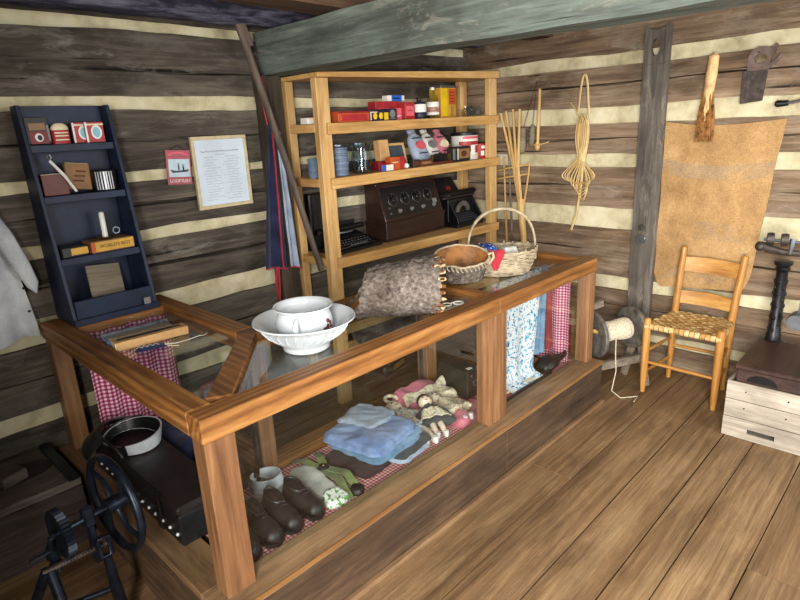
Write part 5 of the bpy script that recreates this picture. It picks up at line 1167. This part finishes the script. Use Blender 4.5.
# ------------------------------------------------------------------ inside the case, front leg
TZ = .2415
def shoe(label, loc, rz, L=.185, W=.072, mat=None, group=None):
    t = T('leather_shoe', label, 'shoe', loc, rz, group); mat = mat or M['leather']
    def sec(s_):
        w_ = W/2*(.78 + .35*math.sin(PI*min(1,s_*1.15))**.8) if s_ < .82 else W/2*1.06*math.sqrt(max(0,1-((s_-.82)/.18)**2))
        h_ = .085 - .012*s_ if s_ < .35 else .081-.075*((s_-.35)/.65)**.9*.55
        if s_ > .82: h_ *= (.55 + .45*math.sqrt(max(0,1-((s_-.82)/.18)**2)))
        return max(w_, .006), max(h_, .02)
    mb = MB(); n = 16; rings = []
    for i in range(22):
        s_ = i/21; w_, h_ = sec(s_); k = .85 if i == 0 else 1
        rings.append([V((s_*L, math.cos(2*PI*j/n)*w_*k*(1 if math.sin(2*PI*j/n) < .2 else .86), .012 + (h_*.5)*(1+math.sin(2*PI*j/n)))) for j in range(n)])
    mb.loft(rings); O('upper', mb, mat, t, smooth=60)
    mb = MB(); rings = [[V((i/14*L*1.02-.003, y*(sec(i/14)[0]*1.05), z)) for y, z in ((-1,0),(1,0),(1,.014),(-1,.014))] for i in range(15)]; mb.loft(rings); O('sole', mb, M['black_leather'], t)
    mb = MB(); m_ = []; 
    for j in range(24):
        a = 2*PI*j/24; m_.append(V((.046+.04*math.cos(a), .024*math.sin(a), .092-.012*math.cos(a))))
    mb.tube(m_+[m_[0]], .006, 6); mb.add([V((p.x,p.y,p.z-.004)) for p in m_], [tuple(range(24))]); O('ankle_opening', mb, M['black_leather'], t, smooth=60)
    mb = MB()
    for k in range(4): mb.tube([(.088+.013*k,-.016,.080-.008*k),(.092+.013*k,0,.086-.008*k),(.096+.013*k,.016,.080-.008*k)], .0025, 5)
    O('laces', mb, M['brown_cloth'], t)
    return t
for lab, x, y, rz_ in (('dark leather shoe nearest the case corner post, first of the row', .795, 1.685, -PI/2-.05), ('dark leather shoe second from the case corner post', .877, 1.687, -PI/2+.02), ('dark leather shoe third from corner post, in front of the white cloth', .962, 1.692, -PI/2+.04), ('dark leather shoe at right end of the shoe row, beside the leaf print cloth', 1.05, 1.69, -PI/2+.10)):
    shoe(lab, (x,y,TZ), rz_, group=None)
t = T('leather_boot', 'tall black laced boot behind the corner post of the case', 'boot', (.90,1.88,TZ), -PI/2-.2)
mb = MB(); n = 16; rings = []
for (cx_, cz_, w_, l_) in ((.0,.22,.045,.05),(.0,.15,.042,.048),(.005,.10,.040,.052),(.02,.07,.040,.065),(.045,.045,.042,.092),(.055,.012,.044,.105)):
    rings.append([V((cx_+math.cos(2*PI*j/n)*l_, math.sin(2*PI*j/n)*w_, cz_)) for j in range(n)])
mb.loft(rings); O('upper', mb, M['black_leather'], t, smooth=60); O('sole', MB().lathe([(.001,0),(1,0),(1,.012),(.001,.012)], 20, 0, (.055,0,0), .108, .046), M['black_leather'], t)
mb = MB()
for k in range(5): mb.ball((.05-.004*k if k>2 else .062-.006*k,0,.09+.025*k), .004, 8, 6)
O('buttons', mb, M['grey_metal'], t)
cl = T('stiff_collar', 'white stiff detachable collar standing in a ring behind the shoes', 'collar', (1.05,1.832,TZ+.001))
mb = MB(); n = 40
def colf(u, v): a = 2.0 + 5.75*u; return V((math.cos(a)*(.068-.006*v), math.sin(a)*(.058-.006*v), .058*v + .004*math.sin(u*6)))
mb.sheet(colf, n, 4, .003); O('band', mb, M['white_metal'] if False else M['porcelain'], cl, smooth=60)
mb = MB(); mb.sheet(lambda u, v: colf(u, 1) + V((math.cos(2.0+5.75*u)*.008*v, math.sin(2.0+5.75*u)*.008*v, -.028*v)), n, 3, .002); O('fold', mb, M['porcelain'], cl, smooth=60)
for s_, dx in ((0,-.02), (1,.02)):
    p_ = colf(s_, .5); mb = MB(); mb.tube([p_, p_+V((dx,-.03,-.01)), p_+V((dx*1.3,-.05,-.024))], [.012,.009,.004], 8, flat=.3); O('tab', mb, M['white_cloth'], cl, smooth=60)
t = T('dark_bundle', 'dark brown cloth bundle with white scraps at the case inner corner', 'cloth', (.975,2.06,TZ-.005))
O('bundle', MB().slab((0,0,0), .17, .18, .10, .3, 2.6, .5, 12, 18), M['brown_cloth'], t, smooth=70)
for x, y, s_ in ((-.03,-.02,1), (.03,-.06,2)): O('white_scrap', MB().slab((x,y,.085 if s_ == 1 else .07), .05, .04, .03, s_, 2, .7, s_, 10), M['white_cloth'], t, smooth=70)
one('white_handkerchief', MB().slab((0,0,0), .13, .17, .016, .25, 5, .5, 31, 18, amp=.016), M['white_cloth'], 'plain off-white folded cloth with torn edge, right behind the shoes', 'cloth', (1.04,1.755,TZ), -.2, bevel=0, smooth=70)
t = T('printed_towel', 'long off-white cloth with green leaf print at its end', 'cloth', (1.19,1.668,TZ), 0)
O('cloth', MB().slab((0,.04,0), .11, .27, .024, -.12, 5, .3, 5, 20, amp=.010), M['white_cloth'], t, smooth=70); O('leaf_end', MB().slab((-.018,-.115,0), .10, .10, .029, -.2, 3, .5, 6, 16, amp=.012), M['greenleaf'], t, smooth=70)
su = T('suspenders', 'olive green suspenders with dark leather crossing piece and tabs', 'suspenders', (1.28,1.71,TZ))
def strap(pts, w=.034, m='green_cloth', nm='strap'):
    P = [V(p) for p in pts]; K = len(P)-1
    def f(u, v):
        s_ = v*K; i = min(int(s_), K-1); q = P[i].lerp(P[i+1], s_-i); d = P[min(i+1,K)]-P[max(i,0)]; l = V((-d.y,d.x,0)).normalized(); return q + l*(u-.5)*w
    mb = MB(); mb.sheet(f, 4, 18, .004); O(nm, mb, M[m], su, world=True, smooth=70)
strap([(1.225,1.885,TZ+.012),(1.235,1.83,TZ+.03),(1.262,1.74,TZ+.012)]); strap([(1.325,1.86,TZ+.012),(1.30,1.80,TZ+.028),(1.272,1.735,TZ+.014)])
strap([(1.262,1.735,TZ+.013),(1.25,1.62,TZ+.026),(1.205,1.505,TZ+.01)]); strap([(1.275,1.735,TZ+.016),(1.29,1.62,TZ+.034),(1.268,1.535,TZ+.014)])
O('leather_cross', MB().slab((1.268,1.74,TZ+.016), .05, .05, .010, .6, 3, .2, 2, 10), M['leather'], su, world=True, smooth=60); O('leather_tab', MB().slab((1.262,1.528,TZ), .06, .06, .028, .5, 3, .5, 4, 12), M['leather'], su, world=True, smooth=60); O('brass_button', MB().ball((1.268,1.74,TZ+.028), .006, 8, 6), M['brass'], su, world=True)
# folded clothes
def fold(name, label, mat, x, y, z, w, d, h, rot, seed, p=7, nz=.25, n=24, amp=.012, fr=8, layers=1):
    mb = MB(); rr = random.Random(seed); hl = h/layers
    for k in range(layers):
        mb.slab((rr.uniform(-.012,.012), rr.uniform(-.012,.012), k*hl*.93), w*rr.uniform(.93,1.04), d*rr.uniform(.93,1.04), hl*1.1, rr.uniform(-.06,.06), p, nz*(1 if k == layers-1 else .25), seed+k*3, n, 0, amp, fr)
    for i, q in enumerate(mb.v):
        e = .006*noise.noise(V((q.x*22, q.y*22, seed*2.2))) + .004*noise.noise(V((q.x*50+q.y*20, q.y*14, seed)))
        if q.z > .003: mb.v[i] = q + V((0,0,e))
    o = O(name, mb, mat, loc=(x,y,z), rz=rot, smooth=70); return tag(o, label, 'clothes')
fold('folded_trousers', 'dark brown folded trousers at bottom of the clothes stack', M['brown_cloth'], 1.475, 1.70, TZ, .31, .28, .022, .12, 3)
fold('folded_sheet', 'pale blue-grey folded sheet at the front edge under charcoal cloth', M['ltblue_cloth'], 1.575, 1.63, TZ+.027, .22, .28, .016, .12, 4)
fold('folded_vest', 'charcoal folded vest in the clothes stack under slate blue shirt', M['grey_cloth'], 1.565, 1.65, TZ+.048, .23, .32, .030, .12, 5)
fold('folded_shirt', 'slate blue folded shirt in the clothes stack, under the top one', M['blue_cloth2'], 1.485, 1.652, TZ+.076, .31, .33, .045, .14, 6, nz=.3, n=28, layers=2)
fold('folded_shirt', 'bright blue folded shirt on top of the clothes stack', M['blue_cloth'], 1.465, 1.665, TZ+.120, .30, .33, .036, .20, 7, nz=.45, n=32, fr=7, layers=2)
fold('folded_shirt', 'grey-blue folded shirt at the back of the stack top, collar showing', M['ltblue_cloth'], 1.52, 1.735, TZ+.151, .22, .20, .010, .3, 9, nz=.5, n=20, amp=.016)
# rag dolls
def doll(name, label, head, feet, dress, skin, hair, hat=None, apron=None, r_=.032, boots='white'):
    h, f = V(head), V(feet); d = (f-h); L = d.length; d.normalize(); t = T(name, label, 'doll', tuple(V((h.x,h.y,TZ+.001))))
    side = d.cross(V((0,0,1))).normalized()
    mb = MB(); mb.ball(h, r_, 16, 12, sc=(1,1,.95)); mb.tube([h, h+d*r_*1.5, h+d*(L*.45), h+d*(L*.55)], [r_*.5,r_*.6,r_*1.0,r_*.8], 12); O('body', mb, skin, t, world=True, smooth=60)
    up_ = side.cross(d).normalized()
    if up_.z < 0: up_ = -up_
    for s_ in (-.35,.35): O('eye', MB().ball(h+up_*r_*.86+side*r_*s_-d*r_*.12, r_*.12, 8, 6), M['black'], t, world=True)
    O('mouth', MB().tube([h+up_*r_*.88+side*r_*(-.2)+d*r_*.4, h+up_*r_*.92+d*r_*.46, h+up_*r_*.88+side*r_*.2+d*r_*.4], r_*.05, 5), M['redbrown'], t, world=True)
    mb = MB(); mb.ball(h-d*r_*.35-up_*r_*.12, r_*1.06, 14, 10, sc=(1,1,.9)); O('hair' if not hat else 'bonnet', mb, hat or hair, t, world=True, smooth=60)
    def dr(u, v):
        a = 2*PI*u; s_ = r_*1.1 + (L*.72-r_*1.1)*v; w_ = r_*(.75 + 2.0*v**.8); th = r_*(.75+.25*v)
        q = h + d*s_ + side*(math.cos(a)*w_*(1+.08*math.sin(a*7+v*3))) + up_*(math.sin(a)*th*(1+.18*math.sin(a*9)))
        q.z = max(q.z, TZ+.004+.002*math.sin(a*3)); return q
    mb = MB(); mb.loft([[dr(j/28, v/12) for j in range(28)] for v in range(13)]); O('dress', mb, dress, t, world=True, smooth=60)
    if apron: 
        mb = MB(); mb.sheet(lambda u, v: dr(.25+(.18-.36*u)*1, .30+.55*v) + up_*.006, 12, 10, .003); O('apron', mb, apron, t, world=True, smooth=60)
    for s_ in (-1, 1):
        sh = h + d*r_*1.5 + side*s_*r_*.7; mb = MB(); mb.tube([sh, sh+side*s_*r_*1.3+d*r_*1.2+V((0,0,.006)), sh+side*s_*r_*1.9+d*r_*2.6], [r_*.5,r_*.45,r_*.32], 10); mb.ball(sh+side*s_*r_*1.95+d*r_*2.75, r_*.34, 8, 6); O('arm', mb, dress, t, world=True, smooth=60)
        lg = h + d*(L*.68) + side*s_*r_*.55; e_ = f + side*s_*r_*.6; mb = MB(); mb.tube([lg, (lg+e_)/2+V((0,0,.004)), e_], [r_*.42,r_*.38,r_*.32], 10); O('leg', mb, skin, t, world=True, smooth=60)
        O('boot', MB().tube([e_-d*.006, e_+d*.012, e_+d*.012+V((0,0,.02))], [r_*.36,r_*.42,r_*.3], 8), M[boots], t, world=True, smooth=60)
    return t
doll('rag_doll', 'rag doll in grey dress with cream apron, black hair, lying on its back', (1.865,1.70,TZ+.095), (1.775,1.525,TZ+.03), M['grey_cloth'], M['skin'], M['hair'], apron=M['lace'], r_=.034)
doll('rag_doll', 'rag doll in patchwork flowered dress with cream bonnet beside the clothes stack', (1.785,1.825,TZ+.05), (1.695,1.525,TZ+.03), M['patch'], M['skin'], M['hair'], hat=M['lace'], r_=.040)
doll('rag_doll', 'rag doll in cream printed dress lying by the middle post', (1.985,1.745,TZ+.05), (1.965,1.53,TZ+.03), M['lace'], M['skin'], M['hair'], hat=M['white_cloth'], r_=.036, boots='white')
one('patchwork_pillow', MB().slab((0,0,0), .20, .20, .10, 0, 2.6, .35, 21, 22, amp=.012), M['patch'], 'puffy patchwork cloth bundle behind the folded clothes', 'cloth', (1.79,1.80,TZ), .4, bevel=0, smooth=70) if False else None
fold('striped_blouse', 'pink blouse with cream stripes bunched at the back of the case', M['pink_cloth'], 1.965, 1.845, TZ, .32, .085, .085, .05, 14, 3, .5, 24, .012)
mb = MB(); mb.sheet(lambda u, v: V((1.83+.31*u, 1.785+.03*v+.01*math.sin(u*8), TZ+.05+.045*math.sin(v*PI*.6)+.008*math.sin(u*14))), 24, 6, .004); tag(O('cream_scarf', mb, M['lace'], loc=(1.98,1.82,TZ+.06), world=True, smooth=70), 'cream scarf strip lying along the front of the pink blouse', 'scarf')
mb = MB(); mb.ring((1.80,1.865,TZ+.085), (.6,.5,.5), .03, .008, 24, 8); tag(O('cream_loop', mb, M['lace'], loc=(1.80,1.865,TZ+.085), world=True), 'twisted cream ribbon loop at left end of the pink blouse', 'ribbon')
one('lace_scarf', MB().slab((0,0,0), .15, .08, .07, 0, 2.6, .6, 33, 22, amp=.016), M['lace'], 'crumpled cream lace scarf between the dolls and box camera', 'scarf', (2.075,1.76,TZ), -1.2, bevel=0, smooth=70)
one('pink_scrap', MB().slab((0,0,0), .10, .09, .05, 0, 3, .5, 35, 16), M['pink_cloth'], 'small pink cloth fold next to the middle post', 'cloth', (1.945,1.545,TZ), .3, bevel=0, smooth=70)
# box camera
bc = T('box_camera', 'dark brown box camera standing behind the middle post', 'camera', (2.152,1.665,TZ), -.12)
O('body', MB().box(0,.105,0,.215,0,.155), M['darktin'], bc, bevel=.004); O('front_plate', MB().box(.006,.099,-.004,0,.006,.149), M['radio'], bc, bevel=.002)
mb = MB(); disc_face(mb, .052, .085, .017, .017, -.010, -.004); O('lens', mb, M['grey_metal'], bc); mb = MB(); disc_face(mb, .052, .085, .011, .011, -.011, -.0095); O('lens_glass', mb, M['black'], bc)
for x in (.025, .08): mb = MB(); disc_face(mb, x, .13, .007, .007, -.007, -.004); O('viewfinder', mb, M['grey_metal'], bc)
O('top_window', MB().box(.03,.06,.02,.04,.155,.157), M['white'], bc); O('strap', MB().tube([(.05,.05,.156),(.05,.08,.168),(.05,.13,.168),(.05,.16,.156)], .006, 6, flat=.4), M['leather'], bc)
# flat things by the middle post
one('colour_print', MB().slab((0,0,0), .22, .16, .006, 0, 8, .1, 41, 10), M['paperart'], 'colourful printed sheet lying right of the box camera', 'print', (2.42,1.78,TZ), .1, bevel=0)
one('pink_napkin', MB().slab((0,0,0), .16, .14, .008, 0, 8, .3, 42, 12), M['pink_cloth'], 'pink napkin under the dark scissors beside the middle post', 'napkin', (2.215,1.59,TZ+.006), -.1, bevel=0, smooth=70)
t = T('scissors', 'small dark red scissors lying on the pink napkin', 'scissors', (2.18,1.585,TZ+.016), .4)
for x in (-.018, .018): O('finger_loop', MB().ring((x,-.045,.004), (0,0,1), .015, .003, 20, 6), M['redbrown'], t); O('blade', MB().beam((x*.7,-.03,.004),(-x*.3,.06,.004),.007,.003), M['redbrown'], t)
one('measuring_stick', MB().box(-.25,.25,-.018,.018,0,.014), M['greywood'], 'flat weathered wood strip lying along the case front, right end', 'stick', (2.44,1.585,TZ+.004), -.05)
one('measuring_stick', MB().box(-.21,.21,-.012,.012,0,.012), M['cream'], 'narrow cream stick beside the weathered wood strip', 'stick', (2.40,1.545,TZ+.008), -.06)
one('dark_cane', MB().tube([(-.24,0,.008),(0,.004,.008),(.26,0,.008)], .008, 8), M['leather'], 'thin dark cane lying nearest the front ledge, right end', 'cane', (2.43,1.495,TZ+.008), .0, bevel=0)
# leather purse
gv = T('black_purse', 'soft black leather pouch lying on the ledge at case right end', 'pouch', (2.762,1.532,TZ+.008), -.12); gv.scale = (.85,.85,.85)
mb = MB(); rings = []
for i in range(16):
    s_ = i/15; w_ = .012 + .062*math.sin(PI*min(1,s_*1.25+.12))**.7*(1-s_*.55) ; h_ = .016 + .04*math.sin(PI*min(1,.1+s_*1.1))*(1-.6*s_)
    rings.append([V((-.13+.29*s_, math.cos(2*PI*j/16)*w_*(1+.12*math.sin(j*3+i)) , h_*(1+math.sin(2*PI*j/16)*.98) + .05*s_**3 + .004*math.sin(i*2.1+j))) for j in range(16)])
mb.loft(rings); O('pouch', mb, M['grey_cloth'] if False else M['black_leather'], gv, smooth=60); O('flap_seam', MB().tube([(-.09,-.02,.066),(0,-.012,.088),(.09,-.004,.075),(.15,.0,.08)], .004, 6), M['leather'], gv)
# hung fabrics
rod = one('hanging_rod', MB().tube([(2.1165,1.62,.812),(2.9085,1.62,.812)], .007, 10), M['stake'], 'thin wooden rod under the glass carrying the hung fabrics', 'rod', bevel=0) if False else None
rod = tag(O('hanging_rod', MB().tube([(2.1165,1.62,.812),(2.9085,1.62,.812)], .007, 10), M['stake'], loc=(2.5,1.62,.812), world=True), 'thin wooden rod under the glass carrying the hung fabrics', 'rod')
def hang(name, label, mat, xt0, xt1, xb0, xb1, y, zb_, spread=0, back=.12, folds=6, seed=0, mat2=None):
    K = [(y+.012, .821-back), (y+.012,.815), (y+.006,.822), (y-.006,.822), (y-.013,.812), (y-.022,.66), (y-.03,.45), (y-.035,zb_)]
    if spread: K += [(y-.06, zb_-.02 if zb_ > .27 else TZ+.012), (y-.06-spread, TZ+.010)]
    n = len(K)-1
    def f(u, v):
        s_ = v*n; i = min(int(s_), n-1); w_ = s_-i; yy = K[i][0]+(K[i+1][0]-K[i][0])*w_; z = K[i][1]+(K[i+1][1]-K[i][1])*w_
        t_ = min(1, max(0, (.82-z)/.55)) if i > 2 else 0
        x = (xt0+(xb0-xt0)*t_) + ((xt1-xt0)+((xb1-xb0)-(xt1-xt0))*t_)*u
        return V((x, yy + .012*math.sin(u*folds*2+seed)*t_, z + (.004*math.sin(u*7) if i >= n-1 else 0)))
    mb = MB(); mb.sheet(f, 24, 48, .003); return tag(O(name, mb, mat, loc=((xt0+xt1)/2, y, zb_), world=True, smooth=60), label, 'fabric')
hang('floral_fabric', 'white and blue floral fabric draped from the rod and spreading below', M['floral'], 2.30, 2.755, 2.34, 2.625, 1.62, .29, .055, .1)
hang('blue_fabric', 'narrow plain slate blue fabric hung right of the floral fabric', M['blue_cloth2'], 2.757, 2.835, 2.66, 2.765, 1.625, .34, 0, .1, seed=2)
hang('red_fringed_fabric', 'dull red fringed fabric strip hung beside the pink gingham curtain', M['dull_red'], 2.837, 2.872, 2.775, 2.865, 1.63, .33, 0, .1, seed=4)

# ------------------------------------------------------------------ inside the case, left leg
tk = T('studded_chest', 'dark studded leather travel chest inside the left leg of the case', 'chest', (.85,2.1,.2635))
O('body', MB().box(.645,.83,1.72,2.50,.2635,.385), M['black_leather'], tk, world=True, bevel=.008); O('lid', MB().box(.641,.834,1.716,2.504,.386,.418), M['leather'], tk, world=True, bevel=.010)
for k in range(14): O('brass_stud', MB().ball((.6435, 1.75+k*.057, .305), .0065, 10, 6), M['white_metal'], tk, world=True)
O('strap', MB().box(.637,.644,1.86,1.90,.27,.418), M['leather'], tk, world=True, bevel=.002)
fold('folded_coat', 'dark navy folded coat lying beside the studded chest inside the case', M['navy_cloth'], .96, 2.345, TZ-.004, .20, .36, .13, 0, 51, layers=2)
ht_ = T('peaked_hat', 'black round hat with wide pale shiny band on the studded travel chest', 'hat', (.738,2.285,.4185), 0)
mb = MB()
def hb(u, v, off=0): a = 2*PI*u; return V((math.cos(a)*(.098-off+.012*v), math.sin(a)*(.125-off+.012*v), .006 + .062*v*(.75+.25*math.sin(a+2.2))))
rings = [[hb(j/44, v) for j in range(44)] for v in (0,.5,1)] + [[hb(j/44, v, .006) for j in range(44)] for v in (1,.5,0)]
mb.loft(rings, cap=False); mb.v = mb.v; O('pale_band', mb, M['white_metal'], ht_, smooth=60)
mb = MB(); mb.loft([[hb(j/44, v, .0075) for j in range(44)] for v in (.99,.5,.05)], cap=False); O('inner_lining', mb, M['black_leather'], ht_, smooth=60)
mb = MB(); mb.lathe([(.001,0),(.09,0),(.09,.006),(.001,.006)], 30, sx=1, sy=1.25); O('crown', mb, M['black_leather'], ht_)
mb = MB(); mb.sheet(lambda u, v: V((math.cos(1.2+2.0*u)*(.11+.075*v), math.sin(1.2+2.0*u)*(.135+.085*v), .058-.05*v**1.5+.012*math.sin(PI*u))), 24, 8, .005); O('brim', mb, M['black_leather'], ht_, smooth=60)
mb = MB(); mb.sheet(lambda u, v: hb(.12+.52*u, .1+1.0*v, -.005), 24, 6, .005); O('leather_side', mb, M['black_leather'], ht_, smooth=60)
O('chin_strap', MB().tube([(-.108,.02,.06),(-.12,-.02,.075),(-.10,-.075,.05),(-.085,-.10,.008)], .006, 8), M['iron'], ht_)

# ------------------------------------------------------------------ lower left: block and hand-cranked machine
bx = T('timber_chest', 'old rough timber chest with ring-grained top under the left wall', 'chest', (.28,2.62,0))
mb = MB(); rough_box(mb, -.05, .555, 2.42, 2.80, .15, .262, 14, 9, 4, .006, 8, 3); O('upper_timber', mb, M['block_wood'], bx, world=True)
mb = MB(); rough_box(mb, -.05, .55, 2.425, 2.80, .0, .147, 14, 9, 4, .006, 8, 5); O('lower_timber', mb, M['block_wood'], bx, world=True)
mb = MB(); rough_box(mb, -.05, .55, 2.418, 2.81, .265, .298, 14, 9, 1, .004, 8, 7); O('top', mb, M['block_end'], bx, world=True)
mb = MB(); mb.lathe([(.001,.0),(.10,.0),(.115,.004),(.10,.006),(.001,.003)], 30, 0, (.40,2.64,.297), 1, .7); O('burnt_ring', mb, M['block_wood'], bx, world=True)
O('iron_strap', MB().box(.505,.545,2.40,2.815,.3005,.310), M['iron_blue'], bx, world=True, bevel=.003)
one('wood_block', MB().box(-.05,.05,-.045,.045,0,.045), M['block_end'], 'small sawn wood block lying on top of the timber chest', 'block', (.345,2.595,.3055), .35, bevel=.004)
gm = T('crank_machine', 'dark cast-iron hand-cranked machine with flywheel and toothed gear', 'machine', (.42,1.78,0))
wa = V((.995,.10,0)).normalized(); we = V((-wa.y, wa.x, 0)); W0 = V((.485,1.79,.50))
def wr(mb, c, r_, t_): mb.ring(c, wa, r_, t_, 56, 10, 0, 1.2); return mb
O('flywheel_rim', wr(MB(), W0, .156, .011), M['iron_blue'], gm, world=True, smooth=60)
O('flywheel_hub', MB().tube([W0-wa*.03, W0+wa*.03], .026, 16), M['iron_blue'], gm, world=True)
for k in range(4):
    a = .5 + k*PI/2; d = we*math.cos(a) + V((0,0,1))*math.sin(a); d2 = we*math.cos(a+.35) + V((0,0,1))*math.sin(a+.35)
    O('flywheel_spoke', MB().tube([W0+d*.02, W0+d2*.085, W0+d*.15], [.011,.008,.009], 8, flat=.6), M['iron_blue'], gm, world=True, smooth=60)
O('axle', MB().tube([W0-wa*.19, W0+wa*.05], .010, 10), M['iron_blue'], gm, world=True)
G0 = W0 - wa*.165 + V((0,0,-.005))
rings = []
for r0, t_ in ((.006,.008),(.05,.008),(.055,.012)): rings.append([G0 + (we*math.cos(2*PI*j/72)+V((0,0,1))*math.sin(2*PI*j/72))*r0 + wa*t_ for j in range(72)])
for t_ in (.012,-.012): rings.append([G0 + (we*math.cos(2*PI*j/72)+V((0,0,1))*math.sin(2*PI*j/72))*(.076 if j % 2 else .070) + wa*t_ for j in range(72)])
for r0, t_ in ((.055,-.012),(.05,-.008),(.006,-.008)): rings.append([G0 + (we*math.cos(2*PI*j/72)+V((0,0,1))*math.sin(2*PI*j/72))*r0 + wa*t_ for j in range(72)])
mb = MB(); mb.loft(rings); O('toothed_gear', mb, M['iron_blue'], gm, world=True)
P_ = W0 - wa*.085
O('bearing_block', MB().beam(P_-V((0,0,.03)), P_+V((0,0,.035)), .03, .034, up=(wa.x,wa.y,0)), M['iron_blue'], gm, world=True, bevel=.006)
O('upright_bar', MB().beam(P_-V((0,0,.16)), P_-V((0,0,.028)), .034, .016, up=(wa.x,wa.y,0)), M['iron_blue'], gm, world=True, bevel=.003)
R0, R1 = V((.275,1.79,.385)), V((.425,1.765,.395))
mb = MB(); pts = []
for i in range(18*10+1):
    a = 2*PI*i/10; s_ = i/180; c_ = R0.lerp(R1, s_); pts.append(c_ + V((0,1,0))*math.cos(a)*.009 + V((0,0,1))*math.sin(a)*.009)
mb.tube(pts, .0025, 5); mb.tube([R0-V((.02,0,0)), R1+V((.01,0,0))], .0075, 10); O('threaded_rod', mb, M['rust_iron'], gm, world=True)
mb = MB(); mb.lathe([(.008,-.06),(.016,-.055),(.012,-.04),(.02,-.03),(.012,-.02),(.022,-.005),(.022,.01),(.012,.02),(.018,.03),(.010,.045)], 16, 0, (.30,1.83,.40)); O('worm_gear', mb, M['iron_blue'], gm, world=True)
H0 = V((.416,1.742,.40))
mb = MB(); q = [H0+V((-.016,0,.035)), H0+V((.016,0,.035)), H0+V((.018,0,-.03)), H0+V((-.014,0,-.03))]; mb.tube(q+[q[0]], .008, 8); O('yoke', mb, M['iron_blue'], gm, world=True, smooth=60)
O('leg', MB().tube([H0+V((.002,0,-.03)), V((.432,1.775,.22)), V((.46,1.84,.005))], [.012,.018,.022], 10), M['iron_blue'], gm, world=True, smooth=60)
O('leg', MB().tube([R0+V((-.01,0,0)), V((.21,1.86,.22)), V((.16,2.0,.006))], [.016,.015,.018], 10), M['iron_blue'], gm, world=True, smooth=60)
O('leg', MB().tube([R0+V((.0,0,-.01)), V((.27,1.62,.18)), V((.25,1.50,.006))], [.016,.014,.018], 10), M['iron_blue'], gm, world=True, smooth=60)
O('foot_brace', MB().tube([V((.21,1.86,.22)), V((.33,1.83,.20)), V((.432,1.775,.22))], .009, 8), M['iron_blue'], gm, world=True, smooth=60)
O('crank_handle', MB().tube([G0-wa*.012, G0-wa*.03, G0-wa*.03+V((0,.02,-.05)), G0-wa*.09+V((0,.02,-.052))], .008, 8), M['iron_blue'], gm, world=True)

# ------------------------------------------------------------------ pieces that belong to a part
def sub(part, kinds):
    for t_ in [o for o in bpy.data.objects if o.parent is None]:
        ch = list(t_.children); base = [c for c in ch if c.name.split('.')[0] == part]
        if not base or len([c for c in ch if c.name.split('.')[0] not in kinds]) < 2: continue
        for c in ch:
            if c.name.split('.')[0] in kinds and c is not base[0]: c.parent = base[0]
sub('flywheel_rim', {'flywheel_spoke','flywheel_hub'}); sub('weigh_beam', {'poise','hook'}); sub('column', {'column_relief'}); sub('platen', {'platen_knob'}); sub('plank', {'iron_eye','iron_plate'})
sub('body', {'white_label','blue_band','orange_patch','printed_band','white_print','white_oval','blue_oval','lozenge','oval','text_strip','metal_stripe','label_line','worn_picture','picture_spot','pale_strip','panel','band','lettering','yellow_panel','gold_band','orange_panel','figure','white_edge','top_band','red_label','gold_print','pale_side','spot','spot_core','blue_label','stripe','navy_corner','eye','mouth','hole'})
sub('dress', {'apron'}); sub('spine', {'spine_lettering'}); sub('picture', {'boat','boat_figure'}); sub('base_box', {'front_arch'}); sub('upper', {'laces','buttons'}); sub('bowl', {'moulded_gadroon'}); sub('paper', {'handwriting'}); sub('lid', {'strap','brass_stud'}) if False else None

# ------------------------------------------------------------------ light
w = bpy.data.worlds.new('sky'); S.world = w; w.use_nodes = True
bg = w.node_tree.nodes['Background']; bg.inputs[0].default_value = (.60,.78,1,1); bg.inputs[1].default_value = 1.0
def area(name, loc, target, sx, sy, power, col):
    d = bpy.data.lights.new(name, 'AREA'); d.shape = 'RECTANGLE'; d.size = sx; d.size_y = sy; d.energy = power; d.color = col
    o = bpy.data.objects.new(name, d); COL.objects.link(o); o.location = loc
    o.rotation_euler = (V(target)-V(loc)).to_track_quat('-Z','Y').to_euler(); return o
area('doorway_daylight', (-1.3,-.6,1.6), (3.2,1.3,.8), 1.5, 2.0, 380, (1,.955,.89))
area('open_side_daylight', (2.2,-2.3,1.8), (3.4,2.0,.9), 2.0, 1.8, 85, (1,.97,.93))
S.view_settings.view_transform = 'Standard'; S.view_settings.look = 'None'; S.view_settings.gamma = 1; S.view_settings.exposure = .25
S.view_settings.use_curve_mapping = False
